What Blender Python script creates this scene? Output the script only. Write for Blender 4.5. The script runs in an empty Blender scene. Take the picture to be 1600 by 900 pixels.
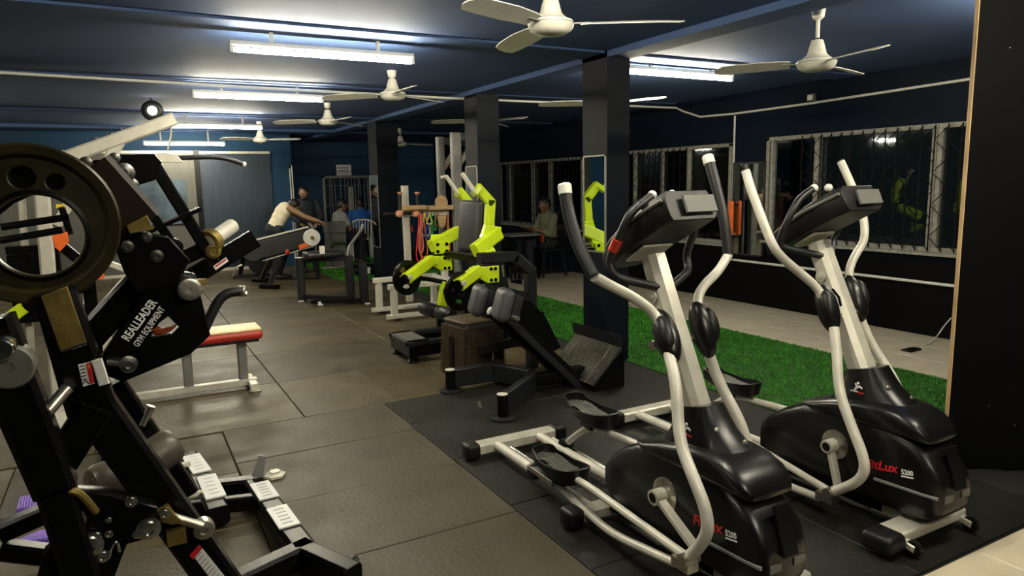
import bpy, bmesh, math, random
from mathutils import Vector as V, Matrix, Euler
random.seed(7)
R = math.radians
SC = bpy.context.scene
COL = SC.collection
# ------------------------------------------------------------------ camera
FPX, CAMH = 1095.0, 1.5
_dn = V((140, -7350, 1095)).normalized()
_up = -_dn
_y = V((-610, 152, 1095)); _y = (_y - _up * _y.dot(_up)).normalized()
_x = _y.cross(_up)
if _x.x < 0: _x = -_x
ROWS = [_x, _y, _up]                       # world axes written in camera axes (right, up, forward)
CAMC = V((0, 0, CAMH))
cam = bpy.data.cameras.new('camera'); cam.lens = FPX / 1600 * 36; cam.sensor_width = 36; cam.sensor_fit = 'HORIZONTAL'
cam.clip_start = .02; cam.clip_end = 200
camo = bpy.data.objects.new('camera', cam); COL.objects.link(camo)
camo.matrix_world = Matrix(((_x.x, _x.y, -_x.z, 0), (_y.x, _y.y, -_y.z, 0), (_up.x, _up.y, -_up.z, CAMH), (0, 0, 0, 1)))
SC.camera = camo
# ------------------------------------------------------------------ world, exposure
w = bpy.data.worlds.new('night'); SC.world = w; w.use_nodes = True
w.node_tree.nodes['Background'].inputs[0].default_value = (.006, .008, .008, 1)
w.node_tree.nodes['Background'].inputs[1].default_value = .35
SC.view_settings.view_transform = 'Standard'; SC.view_settings.look = 'None'
SC.view_settings.gamma = 1; SC.view_settings.use_curve_mapping = False
SC.view_settings.exposure = 1.42
TUBE_STRENGTH = 95.0
SC.cycles.max_bounces = 8; SC.cycles.diffuse_bounces = 4; SC.cycles.glossy_bounces = 4
SC.cycles.use_denoising = True; SC.cycles.sample_clamp_indirect = 4.0

def Q(px, py, x=None, y=None, z=None):
    """world point seen at a photo pixel, on one known world plane"""
    d = V((px - 800, 450 - py, FPX)); d = V([r.dot(d) for r in ROWS])
    if z is not None: t = (z - CAMH) / d.z
    elif y is not None: t = y / d.y
    else: t = x / d.x
    return CAMC + d * t

# ------------------------------------------------------------------ materials
MATS = {}
def mat(name, col, rough=.5, metal=0., var=.15, scale=8., bump=0., bscale=60., coat=0., emit=None, spec=.5, stretch=None):
    if name in MATS: return MATS[name]
    m = bpy.data.materials.new(name); m.use_nodes = True; nt = m.node_tree; b = nt.nodes['Principled BSDF']
    b.inputs['Roughness'].default_value = rough; b.inputs['Metallic'].default_value = metal
    b.inputs['Coat Weight'].default_value = coat; b.inputs['Specular IOR Level'].default_value = spec
    tc = nt.nodes.new('ShaderNodeTexCoord'); src = tc.outputs['Object']
    if stretch:
        mp = nt.nodes.new('ShaderNodeMapping'); mp.inputs['Scale'].default_value = stretch
        nt.links.new(src, mp.inputs[0]); src = mp.outputs[0]
    n = nt.nodes.new('ShaderNodeTexNoise'); n.inputs['Scale'].default_value = scale; n.inputs['Detail'].default_value = 6
    nt.links.new(src, n.inputs['Vector'])
    cr = nt.nodes.new('ShaderNodeValToRGB')
    cr.color_ramp.elements[0].position = .3; cr.color_ramp.elements[1].position = .72
    cr.color_ramp.elements[0].color = [c * (1 - var) for c in col] + [1]
    cr.color_ramp.elements[1].color = [min(1, c * (1 + var)) for c in col] + [1]
    nt.links.new(n.outputs['Fac'], cr.inputs[0]); nt.links.new(cr.outputs[0], b.inputs['Base Color'])
    if bump:
        n2 = nt.nodes.new('ShaderNodeTexNoise'); n2.inputs['Scale'].default_value = bscale; n2.inputs['Detail'].default_value = 5
        nt.links.new(src, n2.inputs['Vector'])
        bp = nt.nodes.new('ShaderNodeBump'); bp.inputs['Strength'].default_value = bump; bp.inputs['Distance'].default_value = .01
        nt.links.new(n2.outputs['Fac'], bp.inputs['Height']); nt.links.new(bp.outputs[0], b.inputs['Normal'])
    if emit:
        b.inputs['Emission Color'].default_value = (*emit[0], 1); b.inputs['Emission Strength'].default_value = emit[1]
    MATS[name] = m
    return m
def rough_var(m, lo, hi, scale):
    nt = m.node_tree; b = nt.nodes['Principled BSDF']; tc = nt.nodes.new('ShaderNodeTexCoord')
    n = nt.nodes.new('ShaderNodeTexNoise'); n.inputs['Scale'].default_value = scale; n.inputs['Detail'].default_value = 7
    mr = nt.nodes.new('ShaderNodeMapRange'); mr.inputs[1].default_value = .3; mr.inputs[2].default_value = .7
    mr.inputs[3].default_value = lo; mr.inputs[4].default_value = hi
    nt.links.new(tc.outputs['Object'], n.inputs['Vector']); nt.links.new(n.outputs['Fac'], mr.inputs[0]); nt.links.new(mr.outputs[0], b.inputs['Roughness'])
    return m
M_mat = rough_var(mat('rubber_brown_lit', (.078, .060, .031), .5, var=.22, scale=2.2, bump=.25, bscale=45, spec=.3), .36, .6, 3)  # brown rubber, with warm light near the tubes put into its colour
M_mat2 = rough_var(mat('rubber_mid', (.052, .043, .025), .5, var=.22, scale=2.5, bump=.25, bscale=45, spec=.3), .38, .62, 3)
M_matd = rough_var(mat('rubber_black', (.0105, .0102, .0075), .58, var=.25, scale=3, bump=.25, bscale=50, spec=.28), .42, .65, 3)
M_sub = mat('subfloor', (.010, .010, .009), .8)
M_tile = mat('beige_tile', (.66, .57, .42), .3, var=.10, scale=5, bump=.03)
M_tile2 = mat('dusty_tile', (.46, .41, .32), .45, var=.14, scale=4, bump=.05)
M_grout = mat('grout', (.12, .10, .075), .9)
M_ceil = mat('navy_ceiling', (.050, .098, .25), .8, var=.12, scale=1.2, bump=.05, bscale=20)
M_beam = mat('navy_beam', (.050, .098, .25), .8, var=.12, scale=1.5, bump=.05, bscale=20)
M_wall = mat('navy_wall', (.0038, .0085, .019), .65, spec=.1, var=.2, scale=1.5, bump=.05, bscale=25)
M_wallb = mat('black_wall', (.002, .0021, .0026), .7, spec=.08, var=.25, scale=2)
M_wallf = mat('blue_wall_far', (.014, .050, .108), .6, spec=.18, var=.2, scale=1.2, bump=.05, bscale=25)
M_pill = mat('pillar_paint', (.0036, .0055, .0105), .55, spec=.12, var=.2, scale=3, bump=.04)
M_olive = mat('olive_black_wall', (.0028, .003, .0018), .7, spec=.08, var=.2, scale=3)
M_ply = mat('plywood_edge', (.60, .40, .20), .7, var=.25, scale=25, stretch=(1, 1, .2))
M_blk = mat('black_steel', (.0028, .0028, .003), .27, var=.3, scale=10, bump=.03, bscale=200, spec=.16)
M_blk2 = mat('charcoal_steel', (.011, .012, .015), .36, var=.2, scale=10, spec=.35)
M_brz = mat('bronze_and_lit_steel', (.23, .165, .045), .42, metal=.6, var=.35, scale=14, bump=.15, bscale=40)
M_brzd = mat('dark_bronze_steel', (.026, .020, .006), .34, metal=.3, var=.35, scale=10)
M_sil = mat('silver_paint', (.60, .575, .49), .35, metal=.25, var=.12, scale=12, bump=.02)
M_silw = mat('white_steel', (.66, .63, .55), .4, metal=.1, var=.12, scale=12)
M_gry = mat('grey_steel', (.23, .23, .225), .4, metal=.2, var=.15)
M_chr = mat('chrome', (.80, .78, .72), .18, metal=1, var=.08)
M_chrr = mat('worn_chrome', (.62, .59, .52), .34, metal=1, var=.25, scale=40, bump=.1)
M_shr = mat('black_gloss_plastic', (.0055, .0055, .0055), .30, var=.2, scale=6, bump=.02, bscale=150, spec=.4)
M_plas = mat('black_plastic', (.006, .006, .006), .42, var=.2, spec=.3)
M_plasg = mat('grey_plastic', (.12, .12, .105), .5, var=.1)
M_foam = mat('black_foam', (.011, .011, .012), .42, var=.2, spec=.4, bump=.1, bscale=150)
M_lime = mat('lime_paint', (.62, .80, .015), .35, var=.08, scale=6, coat=.2)
M_pad = mat('grey_vinyl', (.048, .049, .054), .45, var=.12, bump=.06, bscale=120)
M_padb = mat('black_vinyl', (.016, .016, .017), .35, var=.2, bump=.06, bscale=120)
M_leat = mat('brown_black_vinyl', (.085, .072, .055), .38, var=.35, scale=14, bump=.1, bscale=60)
M_red = mat('red_vinyl', (.42, .025, .012), .4, var=.15)
M_cream = mat('cream_vinyl', (.80, .60, .33), .45, var=.15, scale=9)
M_org = mat('orange_paint', (.85, .14, .015), .45, var=.12)
M_yel = mat('yellow_paint', (.75, .55, .03), .5)
M_wht = mat('white_enamel', (.72, .71, .66), .38, var=.08)
M_whtp = mat('white_plastic', (.75, .74, .70), .45, var=.06)
M_fan = mat('fan_cream', (.70, .69, .62), .4, var=.08)
M_pap = mat('white_print', (.85, .85, .85), .6, var=.03)
M_ink = mat('black_print', (.015, .015, .015), .6)
M_redp = mat('red_print', (.55, .015, .02), .5)
M_orgp = mat('amber_print', (.75, .30, .03), .5)
M_wood = mat('pale_wood', (.55, .36, .18), .55, var=.2, scale=10, stretch=(.4, 4, 4))
M_wick = mat('brown_wicker', (.055, .036, .017), .55, var=.3, scale=30)
M_wickd = mat('black_wicker', (.012, .011, .009), .5, var=.3, scale=30)
M_purp = mat('purple_foam', (.20, .095, .50), .6, var=.12)
M_skin = mat('skin_brown', (.30, .165, .095), .5, var=.12)
M_skin2 = mat('skin_dark_brown', (.17, .09, .055), .5, var=.12)
M_hair = mat('black_hair', (.008, .007, .007), .5)
M_tank = mat('cream_cotton', (.78, .70, .52), .8, var=.06, bump=.15, bscale=50)
M_navyc = mat('black_cotton', (.010, .014, .022), .85, var=.15, bump=.15)
M_greyc = mat('grey_cotton', (.26, .26, .26), .85, var=.12, bump=.15)
M_bluec = mat('blue_cotton', (.01, .09, .36), .8, var=.12, bump=.15)
M_olvc = mat('pale_olive_cotton', (.17, .18, .12), .85, var=.12, bump=.15)
M_shoe = mat('dark_shoe', (.02, .02, .022), .6)
M_shut = mat('silver_sheet', (.085, .083, .076), .42, metal=.4, var=.22, scale=14, stretch=(6, 1, .25))
M_blade = mat('grass_green', (.030, .21, .004), .6, var=.45, scale=9)
M_turf = mat('turf_backing', (.008, .05, .002), .8, var=.3, scale=30)
M_mir = mat('mirror_glass', (.72, .76, .76), .02, metal=1, var=.02)
M_door = mat('door_glass_frame', (.24, .24, .22), .4, metal=.4)
M_frame = mat('window_frame_paint', (.30, .29, .25), .55, var=.35, scale=25)
M_gril = mat('grille_iron', (.004, .004, .004), .7, spec=.2)
M_cloth = mat('grey_fabric', (.11, .115, .11), .8, var=.2, bump=.2)
M_tube = mat('lit_tube', (1, .95, .8), .5, emit=((1.0, .92, .69), TUBE_STRENGTH))
M_dome = mat('dome_glow', (1, 1, .95), .5, emit=((1.0, .95, .8), 6))  # glow added to the dome's white centre, which is no lamp
BANDC = {}
for _n, _c in (('red', (.7, .04, .03)), ('orange', (.8, .22, .06)), ('yellow', (.75, .6, .08)), ('green', (.05, .4, .08)), ('blue', (.03, .08, .5)), ('pink', (.75, .2, .2))):
    BANDC[_n] = mat(_n + '_rubber', _c, .5)
def glass_mat():
    m = bpy.data.materials.new('window_glass'); m.use_nodes = True; nt = m.node_tree
    nt.nodes.clear(); o = nt.nodes.new('ShaderNodeOutputMaterial'); mx = nt.nodes.new('ShaderNodeMixShader')
    tr = nt.nodes.new('ShaderNodeBsdfTransparent'); tr.inputs[0].default_value = (.75, .8, .8, 1)
    gl = nt.nodes.new('ShaderNodeBsdfGlossy'); gl.inputs['Roughness'].default_value = .03; gl.inputs[0].default_value = (.9, .95, 1, 1)
    fr = nt.nodes.new('ShaderNodeFresnel'); fr.inputs[0].default_value = 1.6
    nt.links.new(fr.outputs[0], mx.inputs[0]); nt.links.new(tr.outputs[0], mx.inputs[1]); nt.links.new(gl.outputs[0], mx.inputs[2]); nt.links.new(mx.outputs[0], o.inputs[0])
    return m
M_glass = glass_mat()

# ------------------------------------------------------------------ builders
BASE = {}
def thing(name, label, cat, loc, group=None):
    o = bpy.data.objects.new(name, None); COL.objects.link(o); o.location = loc; o.empty_display_size = .1
    o['label'] = label; o['category'] = cat
    if group: o['group'] = group
    BASE[o] = V(loc)
    return o
def tag(o, label, cat, group=None):
    o['label'] = label; o['category'] = cat
    if group: o['group'] = group
    return o
def basis(ax, up=(0, 0, 1)):
    a = V(ax).normalized(); u = V(up)
    if abs(a.dot(u.normalized())) > .98: u = V((0, 1, 0)) if abs(a.y) < .9 else V((1, 0, 0))
    s = a.cross(u).normalized(); return a, s, s.cross(a).normalized()

class MB:
    def __init__(s): s.v = []; s.f = []
    def add(s, vs, fs):
        n = len(s.v); s.v += [V(a) for a in vs]; s.f += [tuple(i + n for i in f) for f in fs]; return s
    def box(s, c, size, rot=None):
        c = V(c); h = V(size) * .5; m = rot if rot is not None else Matrix.Identity(3)
        vs = [c + m @ V((x * h.x, y * h.y, z * h.z)) for z in (-1, 1) for y in (-1, 1) for x in (-1, 1)]
        return s.add(vs, [(0, 2, 3, 1), (4, 5, 7, 6), (0, 1, 5, 4), (2, 6, 7, 3), (0, 4, 6, 2), (1, 3, 7, 5)])
    def bb(s, a, b):
        a, b = V(a), V(b); return s.box((a + b) / 2, [abs(i) for i in (b - a)])
    def loft(s, rings, cap=True, closed=False):
        n = len(rings[0]); base = len(s.v)
        for r in rings: s.v += [V(p) for p in r]
        m = len(rings)
        for i in range(m if closed else m - 1):
            a = base + i * n; b = base + ((i + 1) % m) * n
            for j in range(n): s.f.append((a + j, a + (j + 1) % n, b + (j + 1) % n, b + j))
        if cap and not closed:
            s.f.append(tuple(base + j for j in reversed(range(n)))); s.f.append(tuple(base + (m - 1) * n + j for j in range(n)))
        return s
    def beam(s, p0, p1, wd, ht, up=(0, 0, 1), ch=None, w2=None, h2=None):
        """rectangular steel section with chamfered corners; wd across, ht along up"""
        p0, p1 = V(p0), V(p1); a, sd, u = basis(p1 - p0, up); ch = min(wd, ht) * .14 if ch is None else ch
        def ring(p, w_, h_):
            x, y = w_ / 2, h_ / 2
            return [p + sd * i + u * j for i, j in ((x - ch, -y), (x, -y + ch), (x, y - ch), (x - ch, y), (-x + ch, y), (-x, y - ch), (-x, -y + ch), (-x + ch, -y))]
        return s.loft([ring(p0, wd, ht), ring(p1, w2 or wd, h2 or ht)])
    def tube(s, pts, r, n=10, fillet=0., rs=None, caps=True):
        pts = [V(p) for p in pts]
        if fillet and len(pts) > 2:
            out = [pts[0]]
            for i in range(1, len(pts) - 1):
                a, b, c = pts[i - 1], pts[i], pts[i + 1]
                d0 = min(fillet, (a - b).length * .48); d1 = min(fillet, (c - b).length * .48)
                q0 = b + (a - b).normalized() * d0; q1 = b + (c - b).normalized() * d1
                for k in range(6):
                    t = k / 5; out.append(q0 * (1 - t) ** 2 + b * 2 * t * (1 - t) + q1 * t * t)
            out.append(pts[-1]); pts = out
        m = len(pts); rings = []; prev = None
        for i, p in enumerate(pts):
            t = (pts[min(i + 1, m - 1)] - pts[max(i - 1, 0)]).normalized()
            if prev is None: _, sd, u = basis(t)
            else:
                u = (prev - t * prev.dot(t)); u = u.normalized() if u.length > 1e-6 else basis(t)[2]; sd = t.cross(u)
            prev = u
            rr = rs[i] if rs else r
            rings.append([p + (sd * math.cos(2 * math.pi * k / n) + u * math.sin(2 * math.pi * k / n)) * rr for k in range(n)])
        return s.loft(rings, caps)
    def cyl(s, p0, p1, r, n=14, r2=None): return s.tube([p0, p1], r, n, rs=[r, r2 if r2 is not None else r])
    def lathe(s, p, ax, prof, n=20):
        p = V(p); a, sd, u = basis(ax); rings = []
        for r, h in prof: rings.append([p + a * h + (sd * math.cos(2 * math.pi * k / n) + u * math.sin(2 * math.pi * k / n)) * max(r, 1e-4) for k in range(n)])
        return s.loft(rings)
    def prism(s, poly, vec):
        n = len(poly); vec = V(vec); a = [V(p) for p in poly]
        return s.add(a + [p + vec for p in a], [tuple(range(n)), tuple(range(2 * n - 1, n - 1, -1))] + [(i, n + i, n + (i + 1) % n, (i + 1) % n) for i in range(n)])
    def ell(s, c, rad, rot=None, n=14, m=9):
        c = V(c); rad = V(rad); rot = rot if rot is not None else Matrix.Identity(3); rings = []
        for i in range(m + 1):
            th = math.pi * i / m; z, rr = -math.cos(th), max(math.sin(th), .02)
            rings.append([c + rot @ V((rad.x * rr * math.cos(2 * math.pi * k / n), rad.y * rr * math.sin(2 * math.pi * k / n), rad.z * z)) for k in range(n)])
        return s.loft(rings)
    def rbox(s, c, size, r=.02, rot=None, n=3):
        """box with rounded edges (pads, cushions)"""
        c = V(c); rot = rot if rot is not None else Matrix.Identity(3); h = V(size) * .5; r = min(r, min(h) * .95); rings = []
        def rect(ix, iy, z):
            pts = []
            for (sx, sy, a0) in ((1, 1, 0), (-1, 1, 90), (-1, -1, 180), (1, -1, 270)):
                for k in range(n + 1):
                    a = R(a0 + 90 * k / n); pts.append(c + rot @ V((sx * (h.x - r) + (r - ix) * math.cos(a), sy * (h.y - r) + (r - iy) * math.sin(a), z)))
            return pts
        for k in range(n + 1):
            a = math.pi / 2 * k / n; rings.append(rect(r * (1 - math.sin(a)), r * (1 - math.sin(a)), -h.z + r - r * math.cos(a)))
        for k in range(n + 1):
            a = math.pi / 2 * k / n; rings.append(rect(r * (1 - math.cos(a)), r * (1 - math.cos(a)), h.z - r + r * math.sin(a)))
        return s.loft(rings)
    def build(s, name, m, parent=None, label=None, kind=None, ang=35, bevel=0.):
        me = bpy.data.meshes.new(name); b = V((0, 0, 0))
        if parent is not None: b = BASE[parent]
        me.from_pydata([tuple(p - b) for p in s.v], [], s.f); me.validate()
        bm = bmesh.new(); bm.from_mesh(me); bmesh.ops.recalc_face_normals(bm, faces=bm.faces); bm.to_mesh(me); bm.free()
        for p in me.polygons: p.use_smooth = True
        me.set_sharp_from_angle(angle=R(ang)); me.materials.append(m)
        o = bpy.data.objects.new(name, me); COL.objects.link(o); BASE[o] = b
        if parent is not None: o.parent = parent
        if label: o['label'] = label
        if kind: o['kind'] = kind
        if bevel:
            md = o.modifiers.new('edge', 'BEVEL'); md.width = bevel; md.segments = 2; md.limit_method = 'ANGLE'; md.angle_limit = R(40)
        return o
def one(name, m, parent, fn, *a, label=None, bevel=0., **k):
    mb = MB(); getattr(mb, fn)(*a, **k); return mb.build(name, m, parent, label=label, bevel=bevel)
def share(src, parent, mtx=None, loc=None, label=None):
    c = src.copy(); COL.objects.link(c); c.parent = parent
    if loc is not None: c.location = loc
    BASE[c] = BASE.get(src, V((0, 0, 0)))
    return c
def dup(root, loc, rotz=0., label=None, scale=None):
    r = root.copy(); COL.objects.link(r); r.location = loc; r.rotation_euler = (0, 0, rotz)
    if label: r['label'] = label
    if scale: r.scale = (scale,) * 3
    for ch in list(root.children):
        c = ch.copy(); COL.objects.link(c); c.parent = r
        for g in ch.children:
            d = g.copy(); COL.objects.link(d); d.parent = c
    BASE[r] = V(loc)
    return r
def struct(o): o['kind'] = 'structure'; return o
def curve_plate(name, m, parent, outline, holes, org, ex, ey, thick, bev=.002, label=None):
    """flat plate with real holes: 2-D filled curve, turned to mesh, laid on the plane (org, ex, ey), thickness away along ex x ey"""
    cu = bpy.data.curves.new(name, 'CURVE'); cu.dimensions = '2D'; cu.fill_mode = 'BOTH'; cu.extrude = thick / 2; cu.bevel_depth = bev; cu.bevel_resolution = 1
    for pts in [outline] + list(holes):
        sp = cu.splines.new('POLY'); sp.points.add(len(pts) - 1)
        for i, (a, b) in enumerate(pts): sp.points[i].co = (a, b, 0, 1)
        sp.use_cyclic_u = True
    t = bpy.data.objects.new('tmp', cu); COL.objects.link(t)
    me = bpy.data.meshes.new_from_object(t.evaluated_get(bpy.context.evaluated_depsgraph_get())); bpy.data.objects.remove(t)
    ex, ey = V(ex).normalized(), V(ey).normalized(); ez = ex.cross(ey); b = BASE[parent] if parent is not None else V((0, 0, 0))
    mt = Matrix(((ex.x, ey.x, ez.x, 0), (ex.y, ey.y, ez.y, 0), (ex.z, ey.z, ez.z, 0), (0, 0, 0, 1))); mt.translation = V(org) - b
    me.transform(mt); me.name = name; me.materials.clear(); me.materials.append(m)
    for p in me.polygons: p.use_smooth = True
    me.set_sharp_from_angle(angle=R(35))
    o = bpy.data.objects.new(name, me); COL.objects.link(o); BASE[o] = b
    if parent is not None: o.parent = parent
    if label: o['label'] = label
    return o
def circ(cx, cy, r, n=28): return [(cx + r * math.cos(2 * math.pi * k / n), cy + r * math.sin(2 * math.pi * k / n)) for k in range(n)]
def text(name, s, m, parent, org, ex, ey, size, width=None, shear=0., bold=.0, align='LEFT'):
    cu = bpy.data.curves.new(name, 'FONT'); cu.body = s; cu.size = size; cu.shear = shear; cu.offset = bold; cu.extrude = .0006; cu.align_x = align; cu.resolution_u = 2
    t = bpy.data.objects.new('tmp', cu); COL.objects.link(t)
    me = bpy.data.meshes.new_from_object(t.evaluated_get(bpy.context.evaluated_depsgraph_get())); bpy.data.objects.remove(t)
    if width:
        xs = [v.co.x for v in me.vertices]; k = width / (max(xs) - min(xs)); me.transform(Matrix.Diagonal((k, 1, 1, 1)))
    ex, ey = V(ex).normalized(), V(ey).normalized(); ez = ex.cross(ey).normalized(); ey = ez.cross(ex); b = BASE[parent]
    mt = Matrix(((ex.x, ey.x, ez.x, 0), (ex.y, ey.y, ez.y, 0), (ex.z, ey.z, ez.z, 0), (0, 0, 0, 1))); mt.translation = V(org) - b
    me.transform(mt); me.materials.clear(); me.materials.append(m)
    o = bpy.data.objects.new(name, me); COL.objects.link(o); o.parent = parent; BASE[o] = b
    return o
def bolt(parent, p, ax, r=.012, m=None, name='bolt'):
    mb = MB(); mb.lathe(p, ax, [(r * 1.35, 0), (r * 1.35, r * .35), (r, r * .4), (r, r * .9), (r * .55, r * .95), (r * .5, r * .6), (.0005, r * .6)], 12)
    return mb.build(name, m or M_chr, parent)
# ================================================================== SETTING
CEIL = 2.52
XR, YB, YB2, XRET = 6.6, 14.0, 15.8, 2.9
fl = struct(one('floor', M_sub, None, 'bb', (-3.7, -2.1, -.12), (6.75, 15.9, -.015)))
_mesh_cache = {}
def slab(name, m, x0, x1, y0, y1, z0, z1, gap=.004):
    dx, dy = round(x1 - x0 - gap, 3), round(y1 - y0 - gap, 3); key = (name, m.name, dx, dy)
    if key not in _mesh_cache:
        mb = MB(); c = .004
        mb.loft([[(sx * (dx / 2 - i), sy * (dy / 2 - i), z) for sx, sy in ((-1, -1), (1, -1), (1, 1), (-1, 1))] for z, i in ((z0, 0), (z1 - c, 0), (z1, c))])
        o = mb.build(name, m); _mesh_cache[key] = o.data
    else:
        o = bpy.data.objects.new(name, _mesh_cache[key]); COL.objects.link(o)
    o.location = ((x0 + x1) / 2, (y0 + y1) / 2, 0); o.parent = fl
    return o
def grid(name, xs, ys, ms, z0=-.015, z1=0., gap=.005, dz=0.):
    for i in range(len(xs) - 1):
        for j in range(len(ys) - 1):
            o = slab(name, ms[(i * 3 + j * 5) % len(ms)], xs[i], xs[i + 1], ys[j], ys[j + 1], z0, z1, gap); o.location.z = random.uniform(-dz, 0)
grid('rubber_mat', [.42, 1.48], [1.38, 2.03, 2.685, 3.335, 3.98, 4.58], [M_mat2], dz=.003)
grid('rubber_mat', [-2.8, -1.7, -.65, .42], [1.25, 1.9, 2.55, 3.2, 3.85, 4.56], [M_mat2, M_mat], dz=.003)
grid('rubber_mat', [1.48, 2.54, 3.6], [1.44, 2.1, 2.75, 3.4, 4.08, 4.62], [M_matd], dz=.002)
grid('rubber_mat', [-3.6, -2.67, -1.47, -.27, .93, 2.15, 3.37], [4.58, 5.55, 6.6, 7.7, 8.8, 9.9, 11.0, 12.1, 13.2, 14.0], [M_mat, M_mat, M_mat2], dz=.002)
grid('floor_tile', [4.8, 5.25, 5.7, 6.15, 6.6], [1.8 + .45 * k for k in range(19)], [M_tile2], z1=-.004, gap=.006)
grid('floor_tile', [1.9, 2.4, 2.9, 3.4, 3.9, 4.4], [.44, .94, 1.43], [M_tile], z1=-.004, gap=.006)
# ribbed mat lying where the walkway meets the machines
rb = MB()
for k in range(70): rb.bb((1.58, 4.66 + k * .0125, -.001), (2.1, 4.670 + k * .0125, .0015))
o = rb.build('mat_rib', M_mat, fl, kind='stuff')

ce = struct(one('ceiling', M_ceil, None, 'bb', (-3.75, -2.15, CEIL), (6.75, 15.95, CEIL + .12)))
def beam_x(n, y0, y1, z0): return struct(one('trim_%d' % n, M_beam, None, 'bb', (-3.6, y0, z0), (XR, y1, CEIL)))
beam_x(1, 4.66, 4.98, 2.505); beam_x(2, 7.36, 7.64, 2.51); beam_x(3, 10.45, 10.80, 2.50); beam_x(4, 12.85, 13.25, 2.47)
struct(one('trim_5', M_beam, None, 'bb', (3.43, -1.99, 2.47), (3.66, 15.79, CEIL - .001)))
# walls
def wall(n, m, *boxes):
    mb = MB()
    for a, b in boxes: mb.bb(a, b)
    return struct(mb.build(n, m))
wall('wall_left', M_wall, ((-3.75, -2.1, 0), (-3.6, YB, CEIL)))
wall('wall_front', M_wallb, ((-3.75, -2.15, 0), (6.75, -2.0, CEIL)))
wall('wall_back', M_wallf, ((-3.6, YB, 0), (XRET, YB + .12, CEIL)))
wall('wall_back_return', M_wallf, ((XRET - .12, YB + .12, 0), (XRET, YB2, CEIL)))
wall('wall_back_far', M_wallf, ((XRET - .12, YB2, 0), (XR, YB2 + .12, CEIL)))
WIN = [(3.25, 5.80, .79, 1.97), (6.33, 8.45, .70, 1.94), (9.55, 12.45, .73, 1.91)]
bx = []; yprev = -2.0
for y0, y1, z0, z1 in WIN:
    bx.append(((XR, yprev, 0), (XR + .15, y0, CEIL))); bx.append(((XR, y0, 0), (XR + .15, y1, z0))); bx.append(((XR, y0, z1), (XR + .15, y1, CEIL))); yprev = y1
bx.append(((XR, yprev, 0), (XR + .15, YB2 + .1, CEIL)))
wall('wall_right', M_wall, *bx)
# raised band below the right-hand windows (darker than the wall) and its pipe
struct(one('trim_6', M_wallb, None, 'bb', (XR - .02, 1.5, 0), (XR, 9.4, .70)))
# windows with frame, mullions, sliding glass and folding grille
def window(n, y0, y1, z0, z1, mulls, panes, seed, gril=((0., 1.),)):
    X0 = XR - .035
    mb = MB(); t = .045
    mb.bb((X0, y0, z1 - t), (XR + .03, y1, z1)); mb.bb((X0, y0, z0), (XR + .03, y1, z0 + t))
    mb.bb((X0, y0, z0), (XR + .03, y0 + t, z1)); mb.bb((X0, y1 - t, z0), (XR + .03, y1, z1))
    fr = struct(mb.build('window_%d' % n, M_frame, bevel=.004))
    for ym, wd in mulls: one('mullion', M_frame, fr, 'bb', (X0 + .002, ym - wd / 2, z0 + t), (XR + .025, ym + wd / 2, z1 - t), bevel=.004)
    for k, (a, b) in enumerate(panes): one('pane', M_glass, fr, 'bb', (XR + .012 + .02 * (k % 2), a, z0 + t), (XR + .018 + .02 * (k % 2), b, z1 - t))
    one('sill', M_frame, fr, 'bb', (X0 - .04, y0 - .02, z0 - .03), (XR, y1 + .02, z0 - .001), bevel=.004)
    g = MB(); rnd = random.Random(seed)
    for ga, gb in gril:
        ya, yb = y0 + (y1 - y0) * ga, y0 + (y1 - y0) * gb; m = max(2, int((yb - ya) / .115)); xg = XR - .055
        for k in range(m + 1):
            y = ya + (yb - ya) * k / m; g.beam((xg, y, z0 + .01), (xg, y, z1 - .01), .010, .010)
            if k < m:
                s = (yb - ya) / m; rows = 4
                for q in range(rows):
                    za = z0 + (z1 - z0) * q / rows; zb = z0 + (z1 - z0) * (q + 1) / rows; zm = (za + zb) / 2
                    g.beam((xg - .008, y, za + .03), (xg - .008, y + s, zm), .007, .007); g.beam((xg - .008, y + s, zm), (xg - .008, y, zb - .03), .007, .007)
    g.build('folding_grille', M_gril, fr, kind='stuff')
    return fr
window(1, *WIN[0], [(5.12, .06), (3.84, .10), (5.72, .03)], [(3.30, 3.82), (3.86, 5.10), (5.14, 5.72)], 1, ((.0, .8),))
window(2, *WIN[1], [(7.10, .05), (7.62, .03), (8.22, .05)], [(7.12, 7.6), (7.62, 8.2), (6.38, 7.08)], 2, ((.36, 1.),))
window(3, *WIN[2], [(10.55, .05), (11.15, .05), (12.0, .05)], [(9.6, 10.5), (10.6, 11.1), (11.2, 12.0)], 3, ((0., 1.),))
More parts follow.
